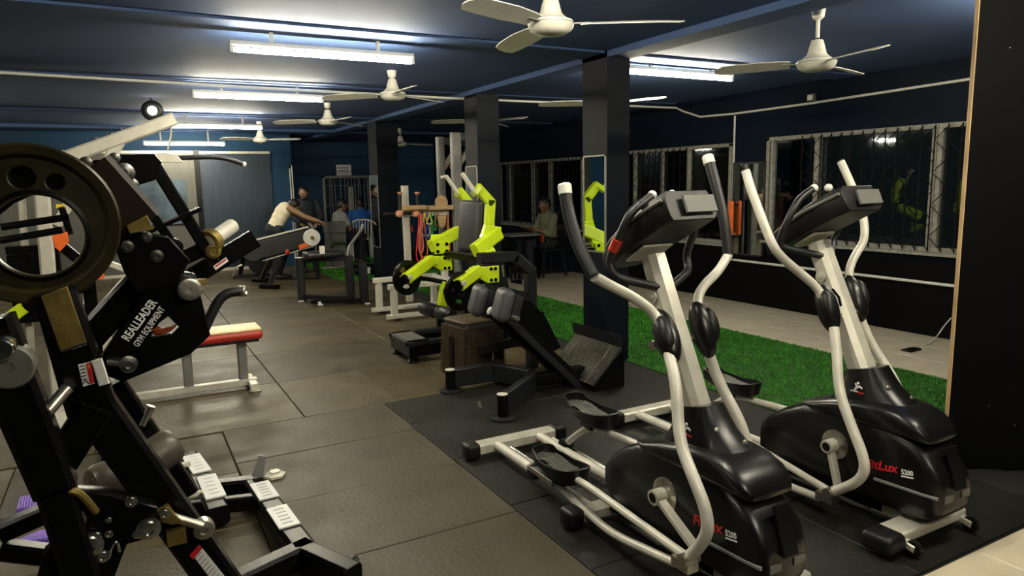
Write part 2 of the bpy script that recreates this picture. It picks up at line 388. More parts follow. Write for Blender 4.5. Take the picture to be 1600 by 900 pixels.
# far glass behind the seated men; the lattice it mirrors is built as bars
def far_glass():
    a = Q(503, 275, y=YB2 - .03); b = Q(592, 392, y=YB2 - .03); mb = MB(); t = .05
    mb.bb((a.x, YB2 - .05, a.z - t), (b.x, YB2, a.z)); mb.bb((a.x, YB2 - .05, b.z), (b.x, YB2, b.z + t)); mb.bb((a.x, YB2 - .05, b.z), (a.x + t, YB2, a.z)); mb.bb((b.x - t, YB2 - .05, b.z), (b.x, YB2, a.z))
    fr = struct(mb.build('window_4', M_door))
    one('pane', M_glass, fr, 'bb', (a.x + t, YB2 - .022, b.z + t), (b.x - t, YB2 - .014, a.z - t))
    xm = Q(548, 300, y=YB2 - .03).x
    one('mullion', M_frame, fr, 'bb', (xm - .05, YB2 - .06, b.z + .05), (xm + .05, YB2 - .01, a.z - .25))
    one('mullion', M_door, fr, 'bb', (xm + .42, YB2 - .06, b.z + .05), (xm + .46, YB2 - .01, a.z - .05))
    g = MB()
    for k in range(15):
        x = a.x + (b.x - a.x) * (k + .5) / 15; g.beam((x, YB2 - .075, b.z), (x + random.uniform(-.05, .05), YB2 - .075, a.z), .012, .012)
    for q in range(4):
        z = b.z + (a.z - b.z) * (q + .5) / 4; g.beam((a.x, YB2 - .085, z), (b.x, YB2 - .085, z), .008, .008)
    g.build('mirrored_bars', M_gry, fr, kind='stuff')
far_glass()
# door on the back wall
a = Q(452, 270, y=YB); b = Q(474, 264, y=YB)
mb = MB(); x1 = XRET - .02; zt = 1.5 + .42
mb.bb((a.x, YB - .05, 0), (a.x + .05, YB, zt)); mb.bb((a.x, YB - .05, zt - .05), (x1, YB, zt)); mb.bb((x1 - .02, YB - .05, 0), (x1, YB, zt))
d = struct(mb.build('door_1', M_whtp)); one('door_leaf', M_wall, d, 'bb', (a.x + .05, YB - .025, 0), (x1 - .02, YB - .005, zt - .05)); one('handle', M_chr, d, 'bb', (a.x + .10, YB - .06, 1.0), (a.x + .22, YB - .03, 1.03))
# silver sheet cladding of the back wall, its glazed opening and black joint
M_shut2 = mat('shaded_sheet', (.020, .032, .050), .4, metal=.4, var=.25, scale=14, stretch=(6, 1, .25))  # same cladding where the tube light falls off; fade put into the colour
xa, xj, xe = -3.0, Q(311, 300, y=YB).x, Q(425, 300, y=YB).x
zt = Q(250, 240, y=YB).z
gx0, gx1 = Q(205, 300, y=YB).x, Q(291, 300, y=YB).x; gz1, gz0 = Q(270, 281, y=YB).z, Q(270, 350, y=YB).z
cl = wall('trim_7', M_shut, ((xa, YB - .03, 0), (gx0, YB, zt)), ((gx0, YB - .03, 0), (gx1, YB, gz0)), ((gx0, YB - .03, gz1), (gx1, YB, zt)), ((gx1, YB - .03, 0), (xj - .03, YB, zt)))
wall('trim_8', M_shut2, ((xj + .03, YB - .03, 0), (xe, YB, zt)))
struct(one('trim_9', M_blk, None, 'bb', (xj - .045, YB - .06, 0), (xj + .045, YB - .002, zt + .06)))
struct(one('trim_10', M_sil, None, 'bb', (xa, YB - .05, zt), (xe, YB, zt + .045)))
p5 = struct(one('window_5', M_blk, None, 'bb', (gx0 - .02, YB - .045, gz0 - .03), (gx1 + .02, YB - .031, gz0)))
one('pane', mat('painted_reflection_glass', (.075, .105, .135), .08, var=.5, scale=3, spec=.8), p5, 'bb', (gx0, YB - .02, gz0), (gx1, YB - .012, gz1))  # mirrored room tones painted into the pane's base colour
struct(one('baseboard_back', M_sil, None, 'bb', (xa, YB - .06, .0), (XRET - .7, YB - .031, .05)))
# pillars with mirrored left faces
def pillar(name, x0, x1, y0, y1, n):
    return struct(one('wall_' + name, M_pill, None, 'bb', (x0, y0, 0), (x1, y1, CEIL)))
PA_y = Q(748, 300, x=3.45).y; PA_x1 = Q(782, 300, y=PA_y).x
PA_y2 = Q(729, 300, x=3.45).y; PC_y = Q(593, 330, x=3.45).y; PC_x1 = Q(626, 330, y=PC_y).x
pillar('near_pillar', 3.43, 3.655, 4.63, 4.97, 1); pillar('middle_pillar', 3.45, PA_x1, PA_y, PA_y2, 2); pillar('far_pillar', 3.45, PC_x1, PC_y, 10.9, 3)
def pmirror(label, x, y0, y1, z0, z1):
    t = thing('pillar_mirror', label, 'mirror', (x - .01, (y0 + y1) / 2, z0), 'mirrors on the pillars')
    one('glass', M_mir, t, 'bb', (x - .010, y0 + .012, z0 + .012), (x - .006, y1 - .012, z1 - .012))
    mb = MB()
    for a, b in (((x - .014, y0, z0), (x - .001, y0 + .012, z1)), ((x - .014, y1 - .012, z0), (x - .001, y1, z1)), ((x - .014, y0, z1 - .012), (x - .001, y1, z1)), ((x - .014, y0, z0), (x - .001, y1, z0 + .012))): mb.bb(a, b)
    mb.build('frame', M_door, t)
zt = Q(925, 243, x=3.43).z
pmirror('narrow wall mirror on the nearest pillar, showing the lime machine', 3.43, 4.635, 4.95, .92, zt)
pmirror('narrow wall mirror on the middle pillar behind the lime machine handles', 3.45, PA_y + .01, PA_y2 - .01, .95, Q(740, 259, x=3.45).z)
pmirror('narrow wall mirror on the farthest pillar beside the man in blue', 3.45, PC_y + .01, 10.88, .55, Q(585, 274, x=3.45).z)
# partition at the right with a raw plywood edge
P0, P1 = V((3.585, 1.945, 0)), V((3.84, 1.79, 0)); dv = (P1 - P0).normalized(); nv = V((-dv.y, dv.x, 0))
mb = MB(); mb.prism([P0 + dv * .004, P1, P1 + nv * .03, P0 + dv * .004 + nv * .03], (0, 0, CEIL)); struct(mb.build('wall_partition', M_wallb))
mb = MB(); mb.prism([P0, P0 + dv * .004, P0 + dv * .004 + nv * .03, P0 + nv * .03], (0, 0, CEIL)); struct(mb.build('trim_11', M_ply))
P2 = V((5.6, .95, 0)); mb = MB(); mb.prism([P1 + nv * .005, P2, P2 + nv * .1, P1 + nv * .1], (0, 0, CEIL)); pw = struct(mb.build('wall_partition_right', M_olive))
for k, (px, py) in enumerate(((1578, 75), (1585, 664), (1545, 633))):
    d_ = V((px - 800, 450 - py, FPX)); d_ = V([r.dot(d_) for r in ROWS]); nn = V((-(P2 - P1).y, (P2 - P1).x, 0)).normalized(); t = (P1 - CAMC).dot(nn) / d_.dot(nn); p = CAMC + d_ * t
    o = MB().lathe(p, -nn, [(.004, 0), (.0035, .003), (.0005, .004)], 8).build('screw_head', M_chr, pw)
# turf
def turf():
    reg = [(3.62, 1.99, 5.25, 6.7), (3.62, 6.7, 4.8, 14.6), (2.95, 11.0, 3.62, 14.6)]
    mb = MB()
    for x0, y0, x1, y1 in reg: mb.bb((x0, y0, -.0145), (x1, y1, -.002))
    t = thing('artificial_turf', 'bright green artificial turf strip laid along the tiles by the windows', 'turf', (4.2, 5, 0))
    mb.build('backing', M_turf, t)
    vs = []; fs = []; rnd = random.Random(3); b = BASE[t]
    for (x0, y0, x1, y1), n in zip(reg, (52000, 26000, 5000)):
        for _ in range(n):
            x, y = rnd.uniform(x0 + .01, x1), rnd.uniform(y0, y1); a = rnd.uniform(0, 6.283); h = rnd.uniform(.008, .02); wd = .0035 + .0012 * max(0, y - 4) ; lx, ly = rnd.uniform(-.014, .014), rnd.uniform(-.014, .014)
            k = len(vs); ca, sa = math.cos(a) * wd, math.sin(a) * wd
            vs += [(x - ca - b.x, y - sa - b.y, -.003), (x + ca - b.x, y + sa - b.y, -.003), (x + lx - b.x, y + ly - b.y, h)]; fs.append((k, k + 1, k + 2))
    me = bpy.data.meshes.new('grass_blades'); me.from_pydata(vs, [], fs); me.materials.append(M_blade)
    o = bpy.data.objects.new('grass_blades', me); COL.objects.link(o); o.parent = t; o['kind'] = 'stuff'
turf()

# ------------------------------------------------------------------ lights: fluorescent battens
def batten(p0, p1, label):
    p0, p1 = V(p0), V(p1); d = (p1 - p0).normalized(); c = (p0 + p1) / 2
    t = thing('tube_light', label, 'light', c + V((0, 0, .06)), 'fluorescent tube lights under the beams')
    MB().cyl(p0, p1, .0145, 12).build('tube', M_tube, t)
    MB().beam(p0 + V((0, 0, .042)) - d * .02, p1 + V((0, 0, .042)) + d * .02, .05, .03).build('batten', M_wht, t)
    for u in (.2, .8):
        q = p0.lerp(p1, u); MB().bb(q + V((-.012, -.008, .055)), V((q.x + .012, q.y + .008, CEIL))).build('hanger', M_wht, t)
    for p, s in ((p0, -1), (p1, 1)): MB().box(p + d * s * .012 + V((0, 0, .008)), (.022, .04, .05)).build('lamp_holder', M_whtp, t)
    return t
def light_at(pa, pb, y, label):
    a, b = Q(*pa, y=y), Q(*pb, y=y); z = (a.z + b.z) / 2; c = (a.x + b.x) / 2
    return batten((c - .6, y, z), (c + .6, y, z), label)
light_at((370, 76), (637, 98), 4.93, 'lit tube light nearest the front, largest in the left row')
light_at((303, 150), (503, 157), 7.5, 'lit tube light second in the left row, above the white cable')
light_at((262, 197), (407, 201), 10.6, 'lit tube light third in the left row, behind the pulldown beam tip')
light_at((230, 224), (346, 227), 13.05, 'lit tube light farthest in the left row, over the silver wall')
light_at((988, 112), (1136, 125), 4.95, 'lit tube light to the right of the nearest pillar')
for k, (x, y) in enumerate(((1.3, 2.1), (4.7, 2.1), (1.3, -.6), (3.0, .9), (-1.9, 2.1))):
    batten((x - .6, y, 2.44), (x + .6, y, 2.44), ('lit tube light overhead behind the camera place', 'lit tube light overhead near the partition', 'lit tube light at the entrance, left', 'lit tube light at the entrance, right', 'lit tube light overhead by the left wall')[k])
# ------------------------------------------------------------------ ceiling fans
def make_fan(loc, rot, label, drop, rad=.68):
    """loc = point at the bottom of the motor"""
    loc = V(loc); top = CEIL - loc.z
    t = thing('ceiling_fan', label, 'fan', loc, 'white three-bladed ceiling fans')
    MB().lathe(loc, (0, 0, 1), [(.02, 0), (.075, .004), (.105, .022), (.118, .05), (.112, .066), (.09, .074), (.07, .09), (.056, .105), (.044, .15), (.034, .185), (.015, .19)], 26).build('motor', M_fan, t)
    MB().lathe(loc, (0, 0, 1), [(.1195, .051), (.1195, .055)], 26).build('trim_ring', M_gry, t)
    MB().cyl(loc + V((0, 0, .2)), loc + V((0, 0, top)), .012, 10).build('downrod', M_fan, t)
    MB().lathe(loc, (0, 0, 1), [(.016, top - .07), (.034, top - .055), (.042, top)], 16).build('canopy', M_fan, t)
    for k in range(3):
        a = rot + k * 2 * math.pi / 3; e = V((math.cos(a), math.sin(a), 0)); s = V((-e.y, e.x, 0)); mb = MB(); rings = []
        for i, (r, wd, zz) in enumerate(((.15, .05, .05), (.2, .055, .052), (.35, .066, .05), (.55, .062, .045), (rad - .03, .05, .04), (rad, .02, .04))):
            c = loc + e * r + V((0, 0, zz)); tl = s * wd; tz = V((0, 0, .016 * (wd / .06)))
            rings.append([c - tl - tz, c - tl * .3 - tz * .3 + V((0, 0, .003)), c + tl + tz, c + tl + tz - V((0, 0, .004)), c - tl * .3 - tz * .3 - V((0, 0, .003)), c - tl - tz - V((0, 0, .004))])
        bl = mb.loft(rings).build('blade', M_fan, t, ang=50)
        MB().beam(loc + e * .08 + V((0, 0, .05)), loc + e * .2 + V((0, 0, .05)), .03, .006).build('blade_bracket', M_gry, bl)
    return t
def tip_angle(c, tip):
    p = Q(*tip, z=c.z + .045); return math.atan2(p.y - c.y, p.x - c.x)
for (px, py), z, tip, label in (((861, 55), 2.24, 84, 'white ceiling fan at top centre, nearest of all'), ((614, 157), 2.26, (664, 124), 'white ceiling fan under the right end of the nearest left tube light'),
        ((513, 196), 2.25, 36, 'white ceiling fan under the right end of the second tube light'), ((407, 223), 2.20, 84, 'small white ceiling fan by the end of the third tube light'),
        ((1275, 112), 2.146, (1415, 62), 'white ceiling fan over the right elliptical trainer, one blade toward the window'), ((626, 229), 2.2, 6, 'tiny far ceiling fan over the band station')):
    c = Q(px, py, z=z); make_fan(c, R(tip) if isinstance(tip, int) else tip_angle(c, tip), label, .4, .6 if px > 1200 else .66)
for (px, py), z, tip, label in (((948, 170), 2.2, (1041, 151), 'ceiling fan mostly hidden behind the nearest pillar, one blade showing'), ((762, 196), 2.2, (812, 184), 'ceiling fan mostly hidden behind the middle pillar, one blade tip showing')):
    c = Q(px, py, z=z); make_fan(c, tip_angle(c, tip), label, .4)
for dy in (-.06, .06): batten((-2.55, 10.3 + dy, 2.33), (-1.95, 10.3 + dy, 2.33), 'short lit tube light of a pair by the left wall, %s one' % ('nearer' if dy < 0 else 'farther'))
# ------------------------------------------------------------------ conduits and small wall fittings
o = MB().tube([(-3.6, 7.33, Q(0, 113, y=7.33).z), (-1, 7.33, Q(150, 120, y=7.33).z), (1.6, 7.33, Q(470, 141, y=7.33).z), (3.3, 7.33, Q(740, 155, y=7.33).z), (XR - .03, 7.33, Q(1065, 169, y=7.33).z), (XR - .03, 7.2, Q(1088, 171, x=XR - .03).z), (XR - .03, 6.88, Q(1091, 183, x=XR - .03).z), (XR - .03, 6.3, Q(1145, 178, x=XR - .03).z), (XR - .03, 5.2, Q(1270, 161, x=XR - .03).z), (XR - .03, 3.2, Q(1505, 127, x=XR - .03).z + .02)], .013, 8).build('conduit', M_whtp)
tag(o, 'thin white conduit running along the second beam and the window wall top', 'pipe')
o = MB().tube([(XR - .02, 6.305, .5), (XR - .02, 6.305, 2.26)], .012, 8).build('drop_pipe', M_whtp); tag(o, 'upright white pipe on the wall between the two right windows', 'pipe')
o = MB().tube([(XR - .04, 6.25, .515), (XR - .04, 3.2, .5)], .014, 8).build('wall_rail', M_whtp); tag(o, 'low white pipe running along the wall under the right window', 'pipe')
t = thing('junction_box', 'small grey junction box on the ledge above the right window', 'box', Q(1268, 157, x=XR - .04)); p = Q(1268, 157, x=XR - .04)
MB().box(p + V((0, 0, .03)), (.05, .085, .075)).build('body', M_plasg, t, bevel=.004); MB().box(p + V((-.027, 0, .03)), (.006, .06, .05)).build('cover', M_whtp, t)
# pier mirror between windows
t = thing('tall_mirror', 'tall slim mirror on the pier between the two right windows', 'mirror', (XR - .03, 6.0, .6))
MB().bb((XR - .035, 5.81, .6), (XR - .028, 6.27, 1.68)).build('glass', M_mir, t)
mb = MB()
for a, b in (((5.79, .58), (5.815, 1.70)), ((6.265, .58), (6.29, 1.70)), ((5.79, .58), (6.29, .6)), ((5.79, 1.68), (6.29, 1.70))): mb.bb((XR - .045, a[0], a[1]), (XR - .003, b[0], b[1]))
mb.build('frame', M_blk2, t)
t = thing('orange_pad', 'made-up orange pad standing for an orange reflection in the slim mirror', 'pad', (XR - .1, 6.24, .82))  # added pad; stands in for an orange reflection in the mirror
MB().rbox((XR - .1, 6.25, 1.03), (.05, .06, .42), .015).build('cover', M_org, t); MB().beam((XR - .1, 6.25, .80), (XR - .001, 6.25, .80), .02, .02).build('stem', M_blk, t); MB().bb((XR - .1, 6.235, 1.18), (XR - .001, 6.265, 1.2)).build('wall_bracket', M_blk, t)
# round camera dome high on the left, its white centre given an added glow
p = Q(238, 173, y=9.0); t = thing('ceiling_camera', 'small round camera dome with a dark rim and added glow, above the pulldown beam', 'lamp', p)
MB().lathe(p, (-.05, -1, -.1), [(.11, -.03), (.115, 0), (.08, .02), (.07, .02)], 22).build('rim', M_blk2, t); MB().ell(p + V((0, -.02, 0)), (.05, .025, .05)).build('lens', M_dome, t)
MB().cyl(p + V((0, 0, .1)), V((p.x, p.y, CEIL)), .012).build('stem', M_blk2, t)
# paper sign
def sign():
    a, b = Q(525.5, 257.5, y=YB2 - .02), Q(549.5, 274, y=YB2 - .02); wd, ht = b.x - a.x, a.z - b.z
    t = thing('paper_sign', 'white printed notice on the far blue wall above the far glass', 'sign', ((a.x + b.x) / 2, YB2 - .01, b.z))
    MB().bb((a.x, YB2 - .012, b.z), (b.x, YB2 - .002, a.z)).build('sheet', M_pap, t)
    # the two heavy lines cannot be read in the photograph: word-like strokes of the same size
    rnd = random.Random(4)
    for z, h, ws in ((.72, .11, (.14, .17, .13, .19)), (.42, .13, (.22, .13, .09, .14)), (.16, .05, (.3, .3))):
        x = a.x + wd * .10
        for q in ws:
            mb = MB(); xx = x
            while xx < x + wd * q:
                s = wd * rnd.uniform(.012, .03); mb.bb((xx, YB2 - .0128, b.z + ht * (z - h / 2)), (xx + s, YB2 - .0118, b.z + ht * (z + h / 2 * rnd.uniform(.5, 1)))); xx += s * 1.25
            mb.build('printed_word', M_ink, t); x += wd * (q + .03)
sign()
# phone and charging cable on the tiles
p = Q(1424, 547, z=.0); t = thing('phone', 'black phone lying on the beige tiles by the turf edge', 'phone', p)
MB().rbox(p + V((0, 0, .006)), (.17, .085, .012), .005).build('body', M_blk, t); MB().bb(p + V((-.075, -.035, .0121)), p + V((.075, .035, .0128))).build('screen', M_shr, t)
pts = [Q(1440, 541, z=.004), Q(1452, 537, z=.004), Q(1460, 530, z=.006), Q(1468, 520, x=6.3), Q(1476, 508, x=6.45), Q(1486, 497, x=XR - .05)]
o = MB().tube(pts, .006, 6, .1).build('charging_cable', M_whtp); tag(o, 'thin white charging cable from the wall to the floor tiles', 'cable')
# ================================================================== ELLIPTICAL TRAINERS
def elliptical(cx, label, foam, L):
    """axis runs along -y; local u = 3.35 - y (toward the camera), v = x - cx"""
    W = lambda u, v, z: V((cx + v, 3.35 - u, z))
    E = lambda px, py, v: Q(px, py, x=cx + v)
    t = thing('elliptical_trainer', label, 'exercise machine', (cx, 2.5, 0), 'elliptical trainers')
    # --- ground frame
    st = MB().beam(W(0, -.245, .055), W(0, .245, .055), .085, .06).build('rear_stabilizer', M_sil, t)
    for s in (-1, 1): MB().rbox(W(0, s * .28, .052), (.085, .10, .085), .02).build('end_cap', M_plas, st)
    st = MB().beam(W(.93, -.2, .05), W(.93, .2, .05), .08, .05).build('middle_stabilizer', M_sil, t)
    for s in (-1, 1): MB().rbox(W(.93, s * .235, .048), (.085, .095, .085), .02).build('end_cap', M_plas, st)
    st = MB(); prof = [(-.25, 1.70), (-.12, 1.67), (0, 1.72), (.12, 1.67), (.25, 1.70)]
    st.beam(W(1.74, -.23, .06), W(1.74, .23, .06), .11, .05); st.beam(W(1.55, 0, .07), W(1.74, 0, .07), .12, .05)
    st = st.build('front_stabilizer', M_sil, t, bevel=.006)
    MB().rbox(W(1.75, -.275, .055), (.12, .14, .085), .03).build('end_cap', M_plas, st); 
    for s in (-.20, .20):
        MB().lathe(W(1.83, s - .012, .035), (1, 0, 0), [(.012, 0), (.033, .002), (.033, .024), (.012, .026)], 18).build('transport_wheel', M_plas, st)
        MB().beam(W(1.77, s, .05), W(1.84, s, .037), .035, .03).build('wheel_fork', M_sil, st)
    for v in (-.135, .135):
        MB().tube([W(0.04, v, .062), W(.93, v, .062)], .026, 12).build('rail', M_silw, t)
        MB().tube([W(0.10, v + .055, .058), W(.62, v + .055, .058)], .012, 10).build('guide_rod', M_chr, t)
    MB().beam(W(.93, 0, .075), W(1.6, 0, .075), .12, .05).build('main_beam', M_blk, t)
    # --- shroud: rear body, domed cover, front cover
    def ring(u, zb, zt, hw, p=5., n=28):
        out = []
        for k in range(n):
            a = 2 * math.pi * k / n; c, s_ = math.cos(a), math.sin(a)
            out.append(W(u, hw * math.copysign(abs(c) ** (2 / p), c), (zb + zt) / 2 + (zt - zb) / 2 * math.copysign(abs(s_) ** (2 / p), s_)))
        return out
    sh = MB(); sh.loft([ring(u, zb, zt, hw) for u, zb, zt, hw in ((.90, .15, .20, .02), (.915, .12, .26, .045), (.97, .105, .315, .06), (1.08, .10, .39, .085), (1.2, .10, .450, .105), (1.32, .10, .485, .119), (1.48, .10, .50, .125), (1.62, .10, .48, .122), (1.74, .10, .44, .12), (1.80, .11, .395, .118), (1.84, .13, .345, .112), (1.865, .15, .30, .10), (1.872, .17, .27, .09))])
    shr = sh.build('shroud', M_shr, t, ang=50)
    cap = MB(); cap.loft([ring(u, zb, zt, hw, 3.6) for u, zb, zt, hw in ((1.20, .455, .458, .10), (1.26, .43, .478, .121), (1.36, .43, .512, .127), (1.50, .43, .548, .130), (1.60, .43, .556, .132), (1.68, .43, .548, .130), (1.74, .43, .525, .126), (1.78, .428, .492, .116), (1.80, .43, .46, .098), (1.803, .435, .45, .09))])
    cap.build('domed_cover', M_shr, t, ang=50)
    fl_ = MB(); fl_.beam(W(1.835, 0, .42), W(1.885, 0, .26), .07, .012, up=(0, -1, .3)); fl_.build('front_rib', M_shr, shr)
    MB().beam(W(1.60, -.126, .225), W(1.86, -.11, .232), .012, .012).build('trim_line', M_gry, shr)
    for s in (-1, 1): MB().beam(W(1.872, s * .03, .225), W(1.872, s * .085, .225), .01, .03).build('front_vent', M_plasg, shr)
    # collar round the mast foot
    def rr(u0, u1, hw, z, dz=0.):
        c = (u0 + u1) / 2; a = (u1 - u0) / 2; out = []
        for k in range(20):
            an = 2 * math.pi * k / 20; c_, s_ = math.cos(an), math.sin(an); q = math.copysign(abs(c_) ** .65, c_)
            out.append(W(c + a * q, hw * math.copysign(abs(s_) ** .65, s_), z + dz * q))
        return out
    col = MB(); col.loft([rr(1.29, 1.70, .105, .50, .03), rr(1.31, 1.655, .098, .53, .03), rr(1.34, 1.60, .085, .575, .025), rr(1.365, 1.56, .072, .63, .02), rr(1.375, 1.535, .066, .665, .02)])
    col = col.build('mast_collar', M_shr, t, ang=45)
    for u, v, z in ((1.585, -.045, .61), (1.64, .04, .565)): bolt(col, W(u, v, z), (0, -1, .6), .008, M_chrr, 'screw')
    # figure mark on the collar side: white running figure over a red stroke
    lo = W(1.47, -.088, .585)
    mk = MB(); ex, ez = V((0, -1, 0)), V((0, 0, 1)); nx = V((-1, 0, 0))
    def stroke(m_, pts, wd):
        for (a, b), (c, d) in zip(pts, pts[1:]): m_.beam(lo + ex * a + ez * b, lo + ex * c + ez * d, .003, wd, up=nx.cross((ex * (c - a) + ez * (d - b))))
    stroke(mk, [(-.012, -.012), (.0, .004), (.014, .012)], .009); stroke(mk, [(.0, .004), (-.006, .022)], .007); stroke(mk, [(.014, .012), (.026, .004)], .006); stroke(mk, [(-.03, -.016), (.006, -.014)], .006); mk.ell(lo + ex * .006 + ez * .024, (.003, .006, .006))
    mk.build('figure_mark', M_pap, col); mk = MB(); stroke(mk, [(.0, -.018), (.034, -.016)], .006); mk.build('red_mark', M_redp, col)
    text('name_lettering', 'FitLux', M_redp, shr, W(1.555, -.1235, .262), (0, -1, .17), (0, .17, 1), .052, .15, shear=.25, bold=.0012)
    text('number_lettering', '5200', M_pap, shr, W(1.715, -.124, .288), (0, -1, .17), (0, .17, 1), .030, .05, bold=.0006)
    MB().beam(W(1.715, -.1235, .279), W(1.765, -.1225, .287), .003, .005).build('underline', M_pap, shr)
    # --- mast and console
    ma = MB(); ma.beam(W(1.455, 0, .60), W(1.175, 0, 1.20), .10, .105, up=(0, -1, .45), ch=.022, w2=.088, h2=.09); ma = ma.build('mast', M_sil, t)
    MB().box(W(1.15, 0, 1.215), (.15, .13, .010), Matrix.Rotation(R(-32), 3, 'X')).build('console_bracket', M_sil, ma, bevel=.003)
    MB().lathe(W(1.235, -.052, 1.05), (-1, 0, 0), [(.025, 0), (.025, .004), (.008, .006), (.008, .012)], 14).build('bolt_plate', M_sil, ma)
    MB().tube([W(1.35, -.055, .93), W(1.34, -.06, .97), W(1.30, -.052, 1.0)], .006, 6).build('cable', M_blk, ma)
    def slope(u, v, z): return W(u, v, z)
    co = MB(); sec = [(.93, 1.150, .06), (.99, 1.165, .09), (1.10, 1.225, .115), (1.22, 1.285, .125), (1.34, 1.345, .125), (1.405, 1.375, .115)]
    rings = []
    for u, z, hw in sec:
        th = .05 + .05 * min(1, max(0, (u - .93) / .3)); nu, nz = -.45 * th, .89 * th
        rings.append([W(u, -hw, z), W(u, -hw * .9, z - .02), W(u, hw * .9, z - .02), W(u, hw, z), W(u + nu * .9, hw, z + nz * .7), W(u + nu, hw * .85, z + nz), W(u + nu, -hw * .85, z + nz), W(u + nu * .9, -hw, z + nz * .7)])
    co = co.loft(rings).build('console', M_plas, t, ang=40, bevel=.004)
    MB().beam(W(1.412, .03, 1.384), W(1.386, .03, 1.444), .15, .012, up=(0, -1, .45)).build('console_back', M_plasg, co)
    MB().tube([W(1.36, -.12, 1.43), W(1.18, -.13, 1.345), W(1.03, -.11, 1.255), W(.95, -.07, 1.20)], .008, 8, .05).build('console_edge', M_plasg, co)
    MB().box(W(1.13, 0, 1.318), (.18, .18, .006), Matrix.Rotation(R(-27), 3, 'X')).build('display', M_shr, co)
    # --- fixed handlebar
    tipL, mid, low, bend, root = [E(*q) for q in L['fixed']]
    fh = MB().tube([tipL, E(*L['fixed2']), mid, low, bend, root], .0165, 12, .05).build('fixed_handlebar', M_foam, t)
    MB().ell(tipL, (.0185, .0185, .0185)).build('grip_end', M_wht, fh)
    mir = lambda p: V((2 * cx - p.x, p.y, p.z))
    fr_ = MB().tube([mir(tipL), mir(E(*L['fixed2'])), mir(mid), mir(low), mir(bend), mir(root)], .0165, 12, .05).build('fixed_handlebar', M_foam, t)
    MB().ell(mir(tipL), (.0185, .0185, .0185)).build('grip_end', M_wht, fr_)
    if foam:
        a, b = mid + (low - mid) * .1, mid + (low - mid) * .55; MB().cyl(a, b, .021).build('red_tape', M_red, fh)
    # --- pivot, arms
    MB().cyl(W(1.335, -.14, .885), W(1.335, .14, .885), .018).build('axle', M_chrr, t)
    for s, key in ((-1, 'L'), (1, 'R')):
        pv = E(*L['pivot' + key], s * .105)
        d = (E(*L['low' + key][1]) - E(*L['up' + key][2])).normalized(); _, sd, u_ = basis(d, (1, 0, 0)); rot = Matrix((sd, u_, d)).transposed()
        pc = MB().ell(pv, (.050, .046, .115), rot, 16, 12).build('pivot_cover', M_shr, t)
        MB().ell(pv + V((s * .025, -.02, .02)), (.030, .030, .07), rot).build('cover_boss', M_plas, pc)
        up = [E(*q) for q in L['up' + key]]; n_ = len(up)
        ar = MB().tube(up[:L['split'] + 1] if foam else up, .0195, 12, .09).build('swing_arm', M_silw, t)
        if foam:
            gr = MB().tube(up[L['split']:], .0235, 12, .09).build('foam_grip', M_foam, ar)
            d = (up[-1] - up[-2]).normalized(); MB().lathe(up[-1], d, [(.024, -.03), (.0255, -.028), (.0255, .004), (.02, .010)], 14).build('grip_end', M_wht, ar)
        else: MB().cyl(up[-1], up[-1] + (up[-1] - up[-2]).normalized() * .008, .017).build('arm_plug', M_plas, ar)
        lw = [E(*q) for q in L['low' + key]]
        MB().tube(lw, .0215, 12, .10).build('lower_arm', M_silw, ar)
    # --- crank, joints, pedal links (left low, right high)
    for s in (-1, 1):
        MB().lathe(W(1.405, s * .122, .315), (s, 0, 0), [(.015, .0), (.066, .0), (.066, .006), (.05, .010), (.02, .012), (.02, .03)], 24).build('crank_disc', M_chrr, t)
    JL, JR = E(*L['jL']), W(1.36, .21, .46)
    ca = MB(); c0 = W(1.405, -.16, .315); c1 = JL + V((.045, 0, .01)); ca.beam(c0, c1, .022, .036, up=(-1, 0, 0)); ca.lathe(c0 + V((.025, 0, 0)), (-1, 0, 0), [(.030, 0), (.030, .05), (.021, .052), (.021, .02)], 18)
    ca.build('crank_arm', M_sil, t); MB().cyl(c0 + V((-.012, 0, 0)), c0 + V((-.026, 0, 0)), .02).build('crank_plug', M_plas, t)
    ca = MB(); ca.beam(W(1.405, .16, .315), JR - V((.04, 0, 0)), .022, .036, up=(-1, 0, 0)); ca.build('crank_arm', M_sil, t)
    for s, J in ((-1, JL), (1, JR)):
        j = MB(); j.cyl(J - V((.035, 0, 0)), J + V((.035, 0, 0)), .024); j.box(J + V((0, .02, -.028)), (.05, .085, .036)); j.build('link_joint', M_chrr, t)
    RL = W(.50, -.165, .085)
    PL, PR = W(.70, -.15, .185), W(.52, .15, .345)
    ln = MB(); ln.tube([JL, W(.92, -.175, .195), PL + V((0, .02, -.035))], .0165, 10, .12); ln.build('pedal_link', M_silw, t)
    ln = MB(); ln.tube([JL + V((0, .06, -.05)), W(1.15, -.185, .055), W(.93, -.18, .075), RL + V((0, -.16, .01))], .0175, 10, .15); ln.build('roller_link', M_silw, t)
    rl = MB().lathe(RL - V((.03, 0, 0)), (1, 0, 0), [(.01, 0), (.035, .002), (.04, .03), (.035, .058), (.01, .06)], 18).build('roller', M_plas, t)
    MB().beam(RL + V((0, .03, .02)), RL + V((0, -.20, .015)), .06, .03).build('roller_bracket', M_chrr, t)
    RR_ = W(.28, .16, .085)
    ln = MB(); ln.tube([JR, W(1.02, .18, .285), PR + V((0, .0, -.075)), RR_ + V((0, -.05, .05)), RR_], .0175, 10, .1); ln.build('pedal_link', M_silw, t)
    MB().lathe(RR_ - V((.03, 0, 0)), (1, 0, 0), [(.01, 0), (.035, .002), (.04, .03), (.035, .058), (.01, .06)], 18).build('roller', M_plas, t)
